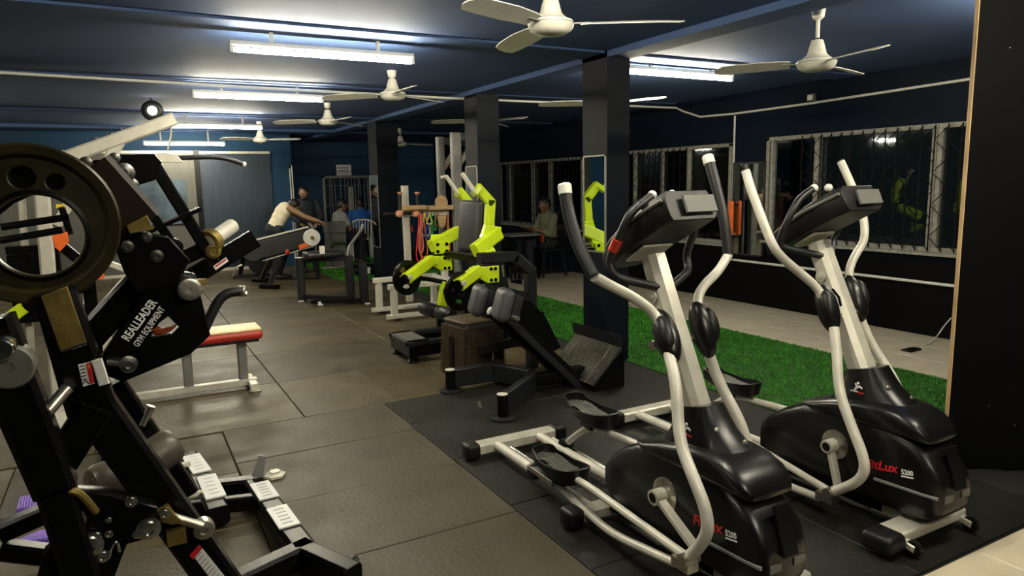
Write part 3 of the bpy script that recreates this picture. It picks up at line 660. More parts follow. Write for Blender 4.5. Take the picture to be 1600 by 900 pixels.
    # --- foot pedals: dished tray with side walls and a ribbed grey tread
    for P, pitch in ((PL, R(2)), (PR, R(5))):
        rot = Matrix.Rotation(pitch, 3, 'X'); hl, hw = .19, .08
        T = lambda a, b, c: P + rot @ V((b, -a, c))      # a toward the front, b right, c up
        def outline(k, z, front=.038):
            out = []
            for q in range(24):
                an = 2 * math.pi * q / 24; c_, s_ = math.cos(an), math.sin(an)
                out.append(T(hl * k * math.copysign(abs(c_) ** .6, c_), hw * k * math.copysign(abs(s_) ** .6, s_) * (1 - .12 * (c_ < 0) * abs(c_)), z + (front * max(0, c_) ** .7 if z > .001 else 0) + (.02 if c_ < -.5 and z > .001 else 0)))
            return out
        pd = MB(); pd.loft([outline(.80, -.035), outline(.95, -.02), outline(1.0, .016), outline(.94, .017), outline(.93, .0), outline(.90, -.006)]); pd = pd.build('foot_pedal', M_plas, t, ang=40)
        tr = MB()
        for q in range(7):
            b = -.052 + q * .0173
            tr.tube([T(-.16 + .012 * abs(q - 3), b, .003), T(-.06, b * .8 + .012, .006), T(.04, b * .8 - .008, .006), T(.15, b * .95, .010)], .0042, 6, .06)
        for a in (-.1, -.02, .06): tr.tube([T(a, -.055, .004), T(a + .02, 0, .005), T(a, .055, .004)], .0035, 6, .03)
        tr.build('tread_ribs', M_plasg, pd)
        MB().beam(T(.0, 0, -.04), T(.0, 0, -.085), .05, .10).build('pedal_mount', M_plas, pd)
    return t
elliptical(1.84, 'nearer elliptical trainer with black foam on its long swing handles', True, dict(
    fixed=[(1019, 305, -.05), (968, 370, -.19), (950, 408, -.2), (962, 434, -.19), (1030, 449, -.03)], fixed2=(985, 331, -.17),
    pivotL=(1041, 525), pivotR=(1098, 515), split=5,
    upL=[(1042, 540, -.12), (1038, 518, -.115), (1022, 488, -.125), (990, 464, -.21), (955, 447, -.31), (928, 432, -.41), (903, 385, -.42), (887, 330, -.42), (882, 291, -.42)],
    upR=[(1099, 540, .12), (1097, 505, .12), (1088, 470, .13), (1098, 447, .2), (1122, 425, .34), (1138, 398, .42), (1132, 345, .42), (1120, 295, .42), (1106, 246, .42)],
    lowL=[(1045, 552, -.13), (1057, 600, -.17), (1061, 690, -.2), (1083, 745, -.22), (1103, 795, -.22), (1107, 830, -.22), (1093, 855, -.22), (1074, 872, -.22)],
    lowR=[(1105, 545, .12), (1122, 595, .15), (1155, 655, .18), (1166, 690, .19)], jL=(1076, 872, -.22)))
elliptical(2.83, 'farther elliptical trainer with bare silver swing handles beside the partition', False, dict(
    fixed=[(1272, 294, -.05), (1240, 326, -.17), (1222, 362, -.2), (1216, 385, -.19), (1285, 400, -.03)], fixed2=(1250, 309, -.12),
    pivotL=(1293, 482), pivotR=(1335, 466), split=0,
    upL=[(1300, 510, -.12), (1292, 478, -.115), (1278, 450, -.13), (1252, 428, -.22), (1225, 406, -.34), (1207, 385, -.41), (1186, 330, -.42), (1173, 295, -.42), (1165, 267, -.42)],
    upR=[(1336, 485, .12), (1331, 455, .125), (1325, 425, .17), (1335, 400, .27), (1352, 375, .40), (1350, 338, .42), (1332, 292, .42), (1314, 253, .42)],
    lowL=[(1303, 512, -.13), (1308, 555, -.16), (1310, 610, -.2), (1330, 665, -.22), (1349, 712, -.22), (1352, 737, -.22), (1338, 755, -.22), (1300, 769, -.22)],
    lowR=[(1345, 500, .12), (1362, 540, .14), (1393, 585, .17), (1404, 610, .18)], jL=(1299, 769, -.22)))
# ================================================================== LARGE BLACK PLATE-LOADED MACHINE (left foreground)
def pxm(y, w): return w * (Q(400, 450, y=y) - CAMC).length / FPX * .93
def pbeam(mb, a, b, y, wpx, depth, y2=None, ch=None, w2=None):
    p0, p1 = Q(*a, y=y), Q(*b, y=y2 or y); wd = pxm(y, wpx)
    return mb.beam(p0, p1, wd, depth, up=(0, 1, 0), ch=ch, w2=w2 and pxm(y, w2))
def pplate(name, m, par, pix, y, th, holes=(), bev=.003, label=None):
    f = lambda p: (lambda q: (q.x, q.z))(Q(*p, y=y))
    return curve_plate(name, m, par, [f(p) for p in pix], [[f(p) for p in h] for h in holes], (0, y, 0), (1, 0, 0), (0, 0, 1), th, bev, label)
def pbolt(par, px, py, y, r, m=None): return bolt(par, Q(px, py, y=y), (0, -1, 0), r, m)
def big_machine():
    t = thing('plate_loaded_machine', 'big black plate-loaded machine with white lettering in the left foreground', 'exercise machine', (.1, 2.6, 0))
    # main column down to the floor
    c0, c1, c2 = Q(86, 455, y=2.23), Q(144, 636, y=2.23), Q(336, 900, y=2.23)
    d = (c2 - c1); c3 = c1 + d * ((c1.z - .035) / (c1.z - c2.z))
    mb = MB(); mb.beam(c0, c1, pxm(2.25, 50), .09, up=(0, 1, 0), w2=pxm(2.25, 62)); mb.beam(Q(124, 600, y=2.232), c3, pxm(2.25, 56), .088, up=(0, 1, 0))
    col = mb.build('main_column', M_blk, t)
    MB().box(c3 - V((0, 0, .02)), (.28, .24, .03)).build('floor_plate', M_blk, col)
    pplate('lit_end_face', M_brz, col, [(67, 464), (104, 449), (133, 534), (96, 547)], 2.180, .006, label='column tube end, its lit look painted bronze')  # lit end face of the black tube; light put into its bronze colour
    mb = MB(); pbeam(mb, (97, 549), (134, 536), 2.18, 4, .012); mb.build('chrome_edge', M_chr, col)
    mb = MB(); pbeam(mb, (151, 562), (163, 600), 2.18, 14, .02); mb.build('white_stop', M_whtp, col, label='white plastic stop block')
    wl = pplate('warning_label', M_pap, col, [(122, 570), (142, 565), (148, 599), (130, 604)], 2.182, .002, bev=0)
    pplate('warning_band', M_redp, wl, [(134, 568), (142, 566), (148, 598), (141, 600)], 2.180, .002, bev=0); pplate('warning_mark', M_orgp, wl, [(136, 570), (140, 569), (141, 575), (137, 576)], 2.1785, .002, bev=0)
    mb = MB()
    for k in range(5): pbeam(mb, (124 + k, 573 + 5.2 * k), (132 + k, 571 + 5.2 * k), 2.180, 1.6, .001)
    pbeam(mb, (128, 602), (134, 594), 2.180, 1.5, .001); pbeam(mb, (134, 594), (139, 600), 2.180, 1.5, .001); mb.build('warning_text', M_ink, wl)
    dl = pplate('data_label', M_pap, col, [(300, 866), (312, 852), (371, 925), (357, 940)], 2.182, .002, bev=0)
    pplate('label_header', M_redp, dl, [(296, 868), (311, 851), (316, 857), (301, 874)], 2.180, .002, bev=0)
    mb = MB()
    for k in range(11): pbeam(mb, (304 + 4 * k, 874 + 5 * k), (314 + 4 * k, 862 + 5 * k), 2.180, 1.2, .001)
    mb.build('label_text', M_gry, dl)
    # second near upright at the very left, and knee between
    mb = MB(); pbeam(mb, (-20, 500), (88, 764), 2.12, 62, .10, w2=54); mb.beam(Q(86, 758, y=2.12), V((Q(185, 1000, y=2.12).x, 2.12, .03)), .085, .10, up=(0, 1, 0)); mb.build('side_column', M_blk, t)
    mb = MB(); pbeam(mb, (150, 635), (94, 722), 2.19, 46, .06); mb.build('knee_link', M_blk, t)
    MB().lathe(Q(14, 574, y=2.06), (0, -1, 0), [(.055, -.06), (.055, 0), (.05, .006), (.012, .006), (.01, .002)], 22).build('pivot_head', mat('dim_grey_paint', (.12, .12, .10), .5), t)
    MB().lathe(Q(2, 545, y=2.04), (0, -1, 0), [(.03, -.05), (.03, .01), (.024, .02), (.001, .022)], 18).build('tube_cap', M_chr, t)
    # plate disc carriage: ring plate with two round holes and one large opening
    yr = 2.3; cc = Q(48, 350, y=yr); rr_ = (cc - Q(48, 228, y=yr)).length; ko = Q(60, 368, y=yr); ro = (ko - Q(60, 303, y=yr)).length
    out = [(cc.x + rr_ * math.cos(a), cc.z + rr_ * math.sin(a)) for a in [2 * math.pi * k / 72 for k in range(72)]]
    h1, h2 = Q(35, 277, y=yr), Q(87, 284, y=yr)
    ring = curve_plate('ring_plate', M_brzd, t, out, [circ(ko.x, ko.z, ro, 48), circ(h1.x, h1.z, pxm(yr, 17)), circ(h2.x, h2.z, pxm(yr, 13))], (0, yr, 0), (1, 0, 0), (0, 0, 1), .022, .004)
    pplate('backing_plate', M_blk, ring, [(-20, 262), (30, 245), (85, 258), (112, 286), (104, 303), (62, 298), (22, 316), (-20, 350)], 2.37, .02)
    def torus(c, r0, prof, nm, par, m):
        mb = MB(); rings = [[c + V((rr * math.cos(2 * math.pi * k / 72), yy, rr * math.sin(2 * math.pi * k / 72))) for k in range(72)] for rr, yy in prof]
        return mb.loft(rings, False, True).build(nm, m, par)
    torus(cc, 0, [(rr_ + .006, .02), (rr_ + .006, -.03), (rr_, -.036), (rr_ - .022, -.034), (rr_ - .032, -.018), (rr_ - .034, .02)], 'rim', ring, M_brzd)
    torus(cc, 0, [(rr_ * .80, .0), (rr_ * .80, -.016), (rr_ * .775, -.016), (rr_ * .765, 0)], 'inner_ridge', ring, M_brzd)
    torus(ko, 0, [(ro + .012, .014), (ro + .012, -.016), (ro + .002, -.018), (ro, -.012), (ro, .014)], 'opening_lip', ring, M_blk)
    for nm, a, b in (('upper_guide', (2, 355), (108, 339)), ('lower_guide', (0, 376), (98, 359))):
        MB().cyl(Q(*a, y=2.36), Q(*b, y=2.36), pxm(2.36, 5), 10).build(nm, M_shr, t)
    # upper carriage
    mb = MB(); pbeam(mb, (140, 262), (222, 352), 2.36, 62, .10); blk = mb.build('bronze_arm', mat('brown_black_steel', (.012, .008, .004), .35, metal=.1, spec=.2), t)
    pplate('arm_end_plate', M_brz, blk, [(199, 353), (229, 338), (237, 357), (204, 364)], 2.30, .012)
    hp = pplate('head_plate', M_blk, t, [(120, 268), (150, 252), (176, 254), (186, 244), (240, 243), (250, 254), (240, 280), (214, 288), (218, 316), (182, 312), (160, 285)], 2.42, .03, bev=.004)
    for x, y, r in ((194, 270, .022), (179, 247, .012), (207, 288, .013), (134, 254, .013), (178, 247, .009)): pbolt(hp, x, y, 2.40, r)
    mb = MB(); pbeam(mb, (126, 276), (142, 264), 2.38, 5, .03); mb.build('hook_edge', M_chr, hp)
    mb = MB(); pbeam(mb, (236, 250), (336, 412), 2.56, 17, .035); arm = mb.build('swing_arm', M_blk, t)
    mb = MB(); pbeam(mb, (206, 290), (272, 384), 2.50, 13, .03); mb.lathe(Q(272, 385, y=2.48), (0, 1, 0), [(.001, -.03), (.026, -.028), (.026, .028), (.001, .03)], 18); mb.build('link_rod', M_blk, t)
    mb = MB(); pbeam(mb, (222, 366), (312, 326), 2.48, 6, .10); mb.build('cross_plate', M_blk, t)
    mb = MB(); pbeam(mb, (250, 420), (345, 376), 2.58, 22, .04); mb.build('lower_arm', M_blk, t)
    sp = pplate('side_plate', M_blk, t, [(158, 332), (190, 345), (214, 362), (262, 372), (292, 405), (276, 442), (215, 452), (196, 422), (178, 374)], 2.38, .05, bev=.005)
    for x, y, r in ((184, 350, .013), (199, 385, .013), (245, 400, .014), (229, 370, .012), (172, 345, .006), (195, 365, .006)): pbolt(sp, x, y, 2.35, r)
    mb = MB(); pbeam(mb, (184, 336), (202, 364), 2.34, 2.5, .006); mb.build('plate_edge', M_chrr, sp)
    mb = MB(); pbeam(mb, (238, 418), (104, 566), 2.45, 40, .07); mb.build('diagonal_brace', M_blk, t)
    # lettered beam with gusset
    tb = pplate('lettered_beam', M_blk, t, [(150, 574), (246, 428), (302, 430), (324, 520), (296, 547), (192, 590)], 2.40, .07, holes=[[(228, 528), (246, 500), (262, 488), (282, 508), (268, 522)]], bev=.005)
    yl = 2.40 - .035 - .0055
    def along(s, a, b, hpx, name, bold):
        p0, p1 = Q(*a, y=yl), Q(*b, y=yl); ex = (p1 - p0); ey = V((-ex.z, 0, ex.x)); return text(name, s, M_pap, tb, p0, ex, ey, pxm(2.4, hpx), ex.length, bold=bold)
    along('REALLEADER', (201, 534), (246, 473), 17, 'large_lettering', .0008); along('GYM EQUIPMENT', (216, 543), (258, 483), 12.5, 'small_lettering', .0005)
    pts = []
    a0, a1, a2 = Q(234, 508, y=2.37), Q(246, 526, y=2.37), Q(270, 512, y=2.37)
    for k in range(90):
        u = k / 89; c = a0 * (1 - u) ** 2 + a1 * 2 * u * (1 - u) + a2 * u * u; an = k * 1.3; pts.append(c + V((.009 * math.cos(an), .009 * math.sin(an), .009 * math.cos(an))))
    MB().tube(pts, .0028, 6).build('coil_spring', mat('copper_red', (.45, .10, .03), .35, metal=.6), t)
    MB().lathe(Q(296, 452, y=2.33), (0, -1, 0), [(.036, -.2), (.036, 0), (.033, .008), (.026, .010), (.001, .006)], 26).build('tube_end', M_chrr, t)
    MB().beam(Q(276, 446, y=2.36), Q(312, 440, y=2.5), .05, .02).build('bronze_bracket', M_brz, t)
    mb = MB(); pbeam(mb, (268, 452), (398, 372), 2.72, 28, .05); pa = mb.build('press_arm', M_blk, t)
    st = pplate('arm_label', M_pap, pa, [(333, 416), (353, 402), (357, 408), (337, 422)], 2.68, .002, bev=0); mb = MB(); pbeam(mb, (336, 417), (353, 405), 2.678, 2.4, .001); mb.build('label_stripe', M_redp, st)
    MB().tube([Q(316, 522, y=2.5), Q(340, 470, y=2.5), Q(356, 457, y=2.5), Q(378, 455, y=2.5)], .0165, 12, .05).build('handle', M_foam, t)
    MB().lathe(Q(379, 455, y=2.5), (1, -.5, 0), [(.019, -.01), (.019, .008), (.012, .012), (.008, .006)], 14).build('handle_cap', M_chrr, t)
    ph = MB().tube([Q(324, 380, y=2.55), Q(363, 353, y=2.65)], .026, 16).build('plate_peg', M_silw, t); MB().lathe(Q(330, 376, y=2.565), (Q(363, 353, y=2.65) - Q(324, 380, y=2.55)), [(.026, -.02), (.042, -.018), (.042, .01), (.026, .014)], 20).build('peg_collar', M_brz, ph)
    MB().lathe(Q(333, 392, y=2.55), (0, -1, 0), [(.025, -.05), (.025, .01), (.015, .014), (.01, .008)], 16).build('peg_pivot', M_brz, t)
    # lower right strut, peg, pads, linkage
    mb = MB(); pbeam(mb, (172, 600), (288, 775), 2.52, 42, .06); s_ = mb.build('rear_strut', M_blk, t); pbolt(s_, 200, 665, 2.48, .009)
    bolt(t, Q(200, 569, y=2.30), (.1, -1, .1), .019, M_chr); MB().cyl(Q(168, 566, y=2.35), Q(198, 569, y=2.33), .008).build('pin', M_chrr, t)
    MB().cyl(Q(222, 664, y=2.5), Q(236, 634, y=2.5), .014).build('chrome_peg', M_chrr, t)
    MB().tube([Q(106, 606, y=2.16), Q(68, 650, y=2.12)], .0165, 14).build('knurled_handle', M_chrr, t); MB().tube([Q(72, 645, y=2.12), Q(64, 656, y=2.12), Q(76, 674, y=2.12)], .022, 12, .02).build('handle_socket', M_blk, t)
    def padroll(a, b, y, rpx, nm):
        p0, p1 = Q(*a, y=y), Q(*b, y=y + .05); r = pxm(y, rpx); L = (p1 - p0).length
        return MB().lathe(p0, p1 - p0, [(.01, 0), (r * .8, .004), (r * .97, .02), (r, .05), (r, L - .05), (r * .97, L - .02), (r * .8, L - .004), (.01, L)], 24).build(nm, M_leat, t)
    padroll((206, 738), (276, 690), 2.40, 29, 'roller_pad'); padroll((140, 762), (205, 742), 2.34, 32, 'roller_pad')
    lk = pplate('linkage_plate', M_brz, t, [(247, 798), (262, 790), (270, 802), (284, 812), (270, 816), (252, 812)], 2.14, .02)
    pbolt(lk, 257, 802, 2.125, .012); MB().cyl(Q(268, 808, y=2.14), Q(316, 822, y=2.14), .013).build('linkage_rod', M_chrr, t)
    MB().lathe(Q(318, 826, y=2.15), (0, -1, 0), [(.03, -.02), (.032, .0), (.028, .014), (.012, .018), (.01, .012)], 20).build('linkage_roller', M_chrr, t)
    MB().box(Q(276, 838, y=2.14), (.05, .03, .04)).build('linkage_stop', M_brz, t)
    # dark pivot cluster
    cp = pplate('cluster_plate', M_blk, t, [(96, 792), (110, 765), (168, 768), (242, 790), (240, 830), (196, 842), (172, 905), (60, 905), (72, 862), (100, 836)], 2.14, .05, bev=.005)
    for x, y, r in ((112, 812, .026), (124, 824, .012), (140, 850, .026), (125, 862, .01), (232, 825, .024), (205, 783, .012), (160, 868, .014), (152, 836, .008), (170, 834, .008), (108, 835, .008), (215, 834, .01), (170, 812, .006), (132, 880, .008)): pbolt(cp, x, y, 2.105, r, M_chr)
    MB().tube([Q(92, 775, y=2.08), Q(110, 765, y=2.08), Q(128, 772, y=2.08), Q(150, 800, y=2.10)], .010, 8, .04).build('cable', M_brz, t)
    MB().tube([Q(170, 872, y=2.09), Q(175, 850, y=2.09), Q(184, 845, y=2.09), Q(187, 862, y=2.09)], .004, 6, .03).build('hose_clip', M_chr, t)
    for a, b in (((0, 832), (85, 795)), ((0, 858), (180, 880))):
        mb = MB(); pbeam(mb, a, b, 2.5, 26, .06); mb.build('floor_link', M_blk, t)
    # floor base with perforated foot plates
    B = lambda px, py, z=.11: Q(px, py, z=z)
    base = MB(); zc = V((0, 0, -.045))
    base.beam(B(397, 748) + zc, B(476, 852) + zc, .10, .09); base.beam(B(292, 706) + zc, B(340, 792) + zc, .10, .09)
    base.beam(B(468, 846) + zc, B(552, 884) + zc, .085, .09); base.beam(B(484, 842) + zc, B(250, 950) + zc, .085, .09)
    base.beam(B(180, 768) + zc, B(398, 744) + zc, .075, .085); base.beam(B(170, 795) + zc, B(404, 768) + zc, .05, .07)
    base.build('base_frame', M_blk, t, bevel=.003)
    MB().tube([B(250, 738, .13), B(296, 724, .13)], .016, 10).build('adjuster_rod', M_sil, t)
    MB().tube([B(262, 780, .10), B(318, 771, .10)], .018, 10).build('adjuster_rod', M_sil, t)
    up_ = MB(); p = B(402, 745, .11); up_.beam(p, Q(410, 712, y=p.y), .055, .014, up=(.3, 1, 0), w2=.035); up_.build('upright_flange', M_gry, t)
    MB().lathe(V((B(430, 744, 0).x, B(430, 744, 0).y, 0)), (0, 0, 1), [(.055, 0), (.055, .012), (.03, .022), (.03, .03)], 6).build('levelling_foot', M_silw, t)
    for p in (B(546, 880, 0), B(476, 858, 0)): MB().lathe(V((p.x, p.y, 0)), (0, 0, 1), [(.04, 0), (.04, .012), (.02, .025), (.02, .03)], 16).build('levelling_foot', M_plas, t)
    def perf(c0, c1, wd):
        p0, p1 = B(*c0, .1125), B(*c1, .1125); L = (p1 - p0).length; hs = []
        for k in range(5):
            u = L * (.16 + .17 * k); hs.append([(u - .007, -wd * .26), (u + .007, -wd * .26), (u + .007, wd * .26), (u - .007, wd * .26)])
        ex = p1 - p0; ey = V((-ex.y, ex.x, 0))
        curve_plate('foot_plate', M_pap, t, [(0, -wd / 2), (L, -wd / 2), (L, wd / 2), (0, wd / 2)], hs, p0 + V((0, 0, .002)), ex, ey, .006, .001, label='white slotted foot plate')
    perf((405, 755), (421, 779), .085); perf((432, 793), (453, 823), .085); perf((298, 712), (316, 738), .085); perf((322, 744), (338, 778), .085)
big_machine()
# ------------------------------------------------------------------ pulldown machine, bench, other things at the left
def pulldown():
    t = thing('pulldown_machine', 'silver cable pulldown machine with a wide bar, behind the big black machine', 'exercise machine', (-.9, 5.4, 0)); y = 5.35
    mb = MB(); mb.beam(Q(60, 262, y=y), Q(273, 186, y=y), .085, .08, up=(0, 1, 0)); bm = mb.build('top_beam', M_silw, t)
    for a in (.42, .52, .62): p = Q(60, 262, y=y).lerp(Q(273, 186, y=y), a) + V((0, 0, .045)); bolt(bm, p, (0, -.2, 1), .014)
    mb = MB(); mb.beam(Q(190, 216, y=y), Q(158, 268, y=y), .07, .06, up=(0, 1, 0)); mb.build('beam_brace', M_silw, t)
    p0, p1 = Q(62, 262, y=y), Q(84, 560, y=y); mb = MB(); mb.beam(V((p1.x, y, .03)), p0, .085, .085, up=(0, 1, 0)); mb.build('upright', M_silw, t)
    p0, p1 = Q(33, 300, y=y + .1), Q(44, 560, y=y + .1); mb = MB(); mb.beam(V((p1.x, y + .1, .03)), p0, .04, .06, up=(0, 1, 0)); mb.build('guide_post', M_sil, t)
    mb = MB(); mb.beam(Q(88, 352, y=y), Q(108, 318, y=y), .06, .05, up=(0, 1, 0)); mb.build('side_brace', M_silw, t)
    mb = MB(); mb.beam(Q(155, 406, y=y), Q(196, 421, y=y), .04, .04, up=(0, 1, 0)); mb.build('knee_bar', M_silw, t)
    mb = MB(); mb.beam(Q(142, 412, y=y - .2), Q(134, 475, y=y - .2), .035, .03, up=(0, 1, 0)); mb.build('strut', M_silw, t)
    MB().beam(V((Q(84, 560, y=y).x, y - .5, .04)), V((Q(84, 560, y=y).x, y + .5, .04)), .09, .07).build('floor_bar', M_silw, t)
    mb = MB(); q = Q(160, 530, y=y); mb.beam(V((q.x, y, .03)), Q(160, 505, y=y), .09, .06, up=(0, 1, 0)); mb.build('seat_post', M_silw, t)
    bx_ = MB()
    for k in range(9): bx_.bb(Q(40, 352 + 0, y=y) + V((-.12, .0, -.62 + .055 * k)), Q(40, 352, y=y) + V((.16, .12, -.57 + .055 * k)))
    bx_.build('weight_stack', M_blk, t, kind='stuff')
    # hanging strap and bar
    hook, clip = Q(268, 190, y=y), Q(262, 236, y=y)
    MB().tube([hook, hook.lerp(clip, .5) + V((.008, 0, 0)), clip], .007, 8).build('hanging_strap', M_chrr, t)
    c = Q(258, 247, y=y); mb = MB(); mb.prism([c + V(v) for v in ((-.13, -.02, -.03), (.11, -.02, -.03), (.08, -.02, .012), (.02, -.02, .035), (-.02, -.02, .035), (-.1, -.02, .012))], (0, .04, 0)); br = mb.build('bar_hanger', M_silw, t, bevel=.004)
    rt = [Q(275, 247, y=y), Q(346, 245, y=y), Q(382, 257, y=y)]; lt = [Q(242, 247, y=y), Q(180, 246, y=y), Q(150, 256, y=y)]
    MB().tube(rt, .016, 12, .1).build('pull_bar', M_blk2, t); MB().tube(lt, .016, 12, .1).build('pull_bar', M_blk2, t); MB().lathe(rt[-1], (1, 0, -.3), [(.017, -.012), (.019, -.01), (.019, .006), (.012, .01)], 12).build('bar_cap', M_whtp, t)
pulldown()
t = thing('flat_bench', 'flat bench with cream-topped red pad on silver legs, at left centre', 'bench', (.4, 5.5, 0))
zt = .47; A_, B_ = Q(272, 536, y=5.38), Q(411, 522, y=5.38)
MB().rbox((.40, 5.52, .425), (.86, .29, .07), .03).build('pad', M_red, t); MB().rbox((.40, 5.52, .4645), (.845, .275, .022), .010).build('pad_top', M_cream, t)
MB().bb((-.0, 5.40, .372), (.8, 5.64, .388)).build('pad_board', M_blk2, t)
for px, yy in ((.31, 5.56), (.69, 5.54)): MB().beam((px, yy, .06), (px, yy, .375), .065, .065, up=(0, 1, 0)).build('leg', M_gry, t)
MB().beam((-.35, 5.55, .045), (.78, 5.52, .045), .07, .05).build('floor_rail', M_silw, t); MB().beam((.74, 5.36, .04), (.74, 5.70, .04), .06, .045).build('floor_bar', M_silw, t)
for yy in (5.37, 5.69): MB().lathe((.74, yy, 0), (0, 0, 1), [(.045, 0), (.045, .012), (.02, .022)], 14).build('foot', M_chrr, t)
t = thing('seat_machine', 'black seated machine with orange pads, seen through the ring plate at left', 'exercise machine', (-.45, 4.3, 0)); y = 4.2
pplate('orange_seat', M_org, t, [(150, 392), (161, 432), (117, 447), (128, 426)], y, .07, bev=.006); pplate('orange_pad', M_org, t, [(84, 368), (104, 364), (105, 378), (94, 390), (87, 384)], y, .05, bev=.006); mb = MB(); mb.beam(Q(96, 384, y=y + .05), Q(140, 420, y=y + .05), .05, .04, up=(0, 1, 0)); mb.build('pad_arm', M_blk, t)
pp = Q(138, 440, y=y); MB().beam((pp.x, y + .06, .03), pp + V((0, .06, 0)), .06, .06, up=(0, 1, 0)).build('post', M_blk, t); MB().beam((pp.x, y - .35, .03), (pp.x, y + .5, .03), .07, .05).build('floor_bar', M_blk, t)
mb = MB(); mb.beam(Q(8, 502, y=y), Q(38, 480, y=y), .06, .05, up=(0, 1, 0)); mb.build('lime_lever', M_lime, t, label='lime lever arm'); mb = MB(); mb.beam(Q(38, 480, y=y), Q(142, 445, y=y), .05, .05, up=(0, 1, 0)); mb.build('lever_arm', M_blk, t)
mb = MB(); mb.beam(Q(88, 322, y=y), Q(101, 322, y=y), .02, .03, up=(0, 1, 0)); mb.build('yellow_pin', M_yel, t); mb = MB(); mb.beam(Q(96, 323, y=y), Q(110, 366, y=y), .03, .03, up=(0, 1, 0)); mb.build('pin_post', M_blk, t)
for n_, pix, dsc in (('far', [(25, 795), (31, 776), (88, 766), (92, 786)], 'purple ribbed foam mat on the floor behind the black side column'), ('near', [(10, 850), (62, 829), (112, 818), (118, 834)], 'purple ribbed foam mat nearest the lower left corner')):
    P_ = [Q(*p, z=.03) for p in pix]; t = thing('foam_mat', dsc, 'mat', V((P_[0].x, P_[0].y, 0)), 'purple mats at the left'); MB().prism([V((p.x, p.y, 0.001)) for p in P_], (0, 0, .024)).build('mat_body', M_purp, t)
    mb = MB()
    for k in range(14):
        u = (k + .5) / 14; mb.beam(P_[0].lerp(P_[3], u) - V((0, 0, .003)), P_[1].lerp(P_[2], u) - V((0, 0, .003)), .008, .008)
    mb.build('mat_ribs', mat('light_purple_foam', (.32, .2, .7), .6), t, kind='stuff')
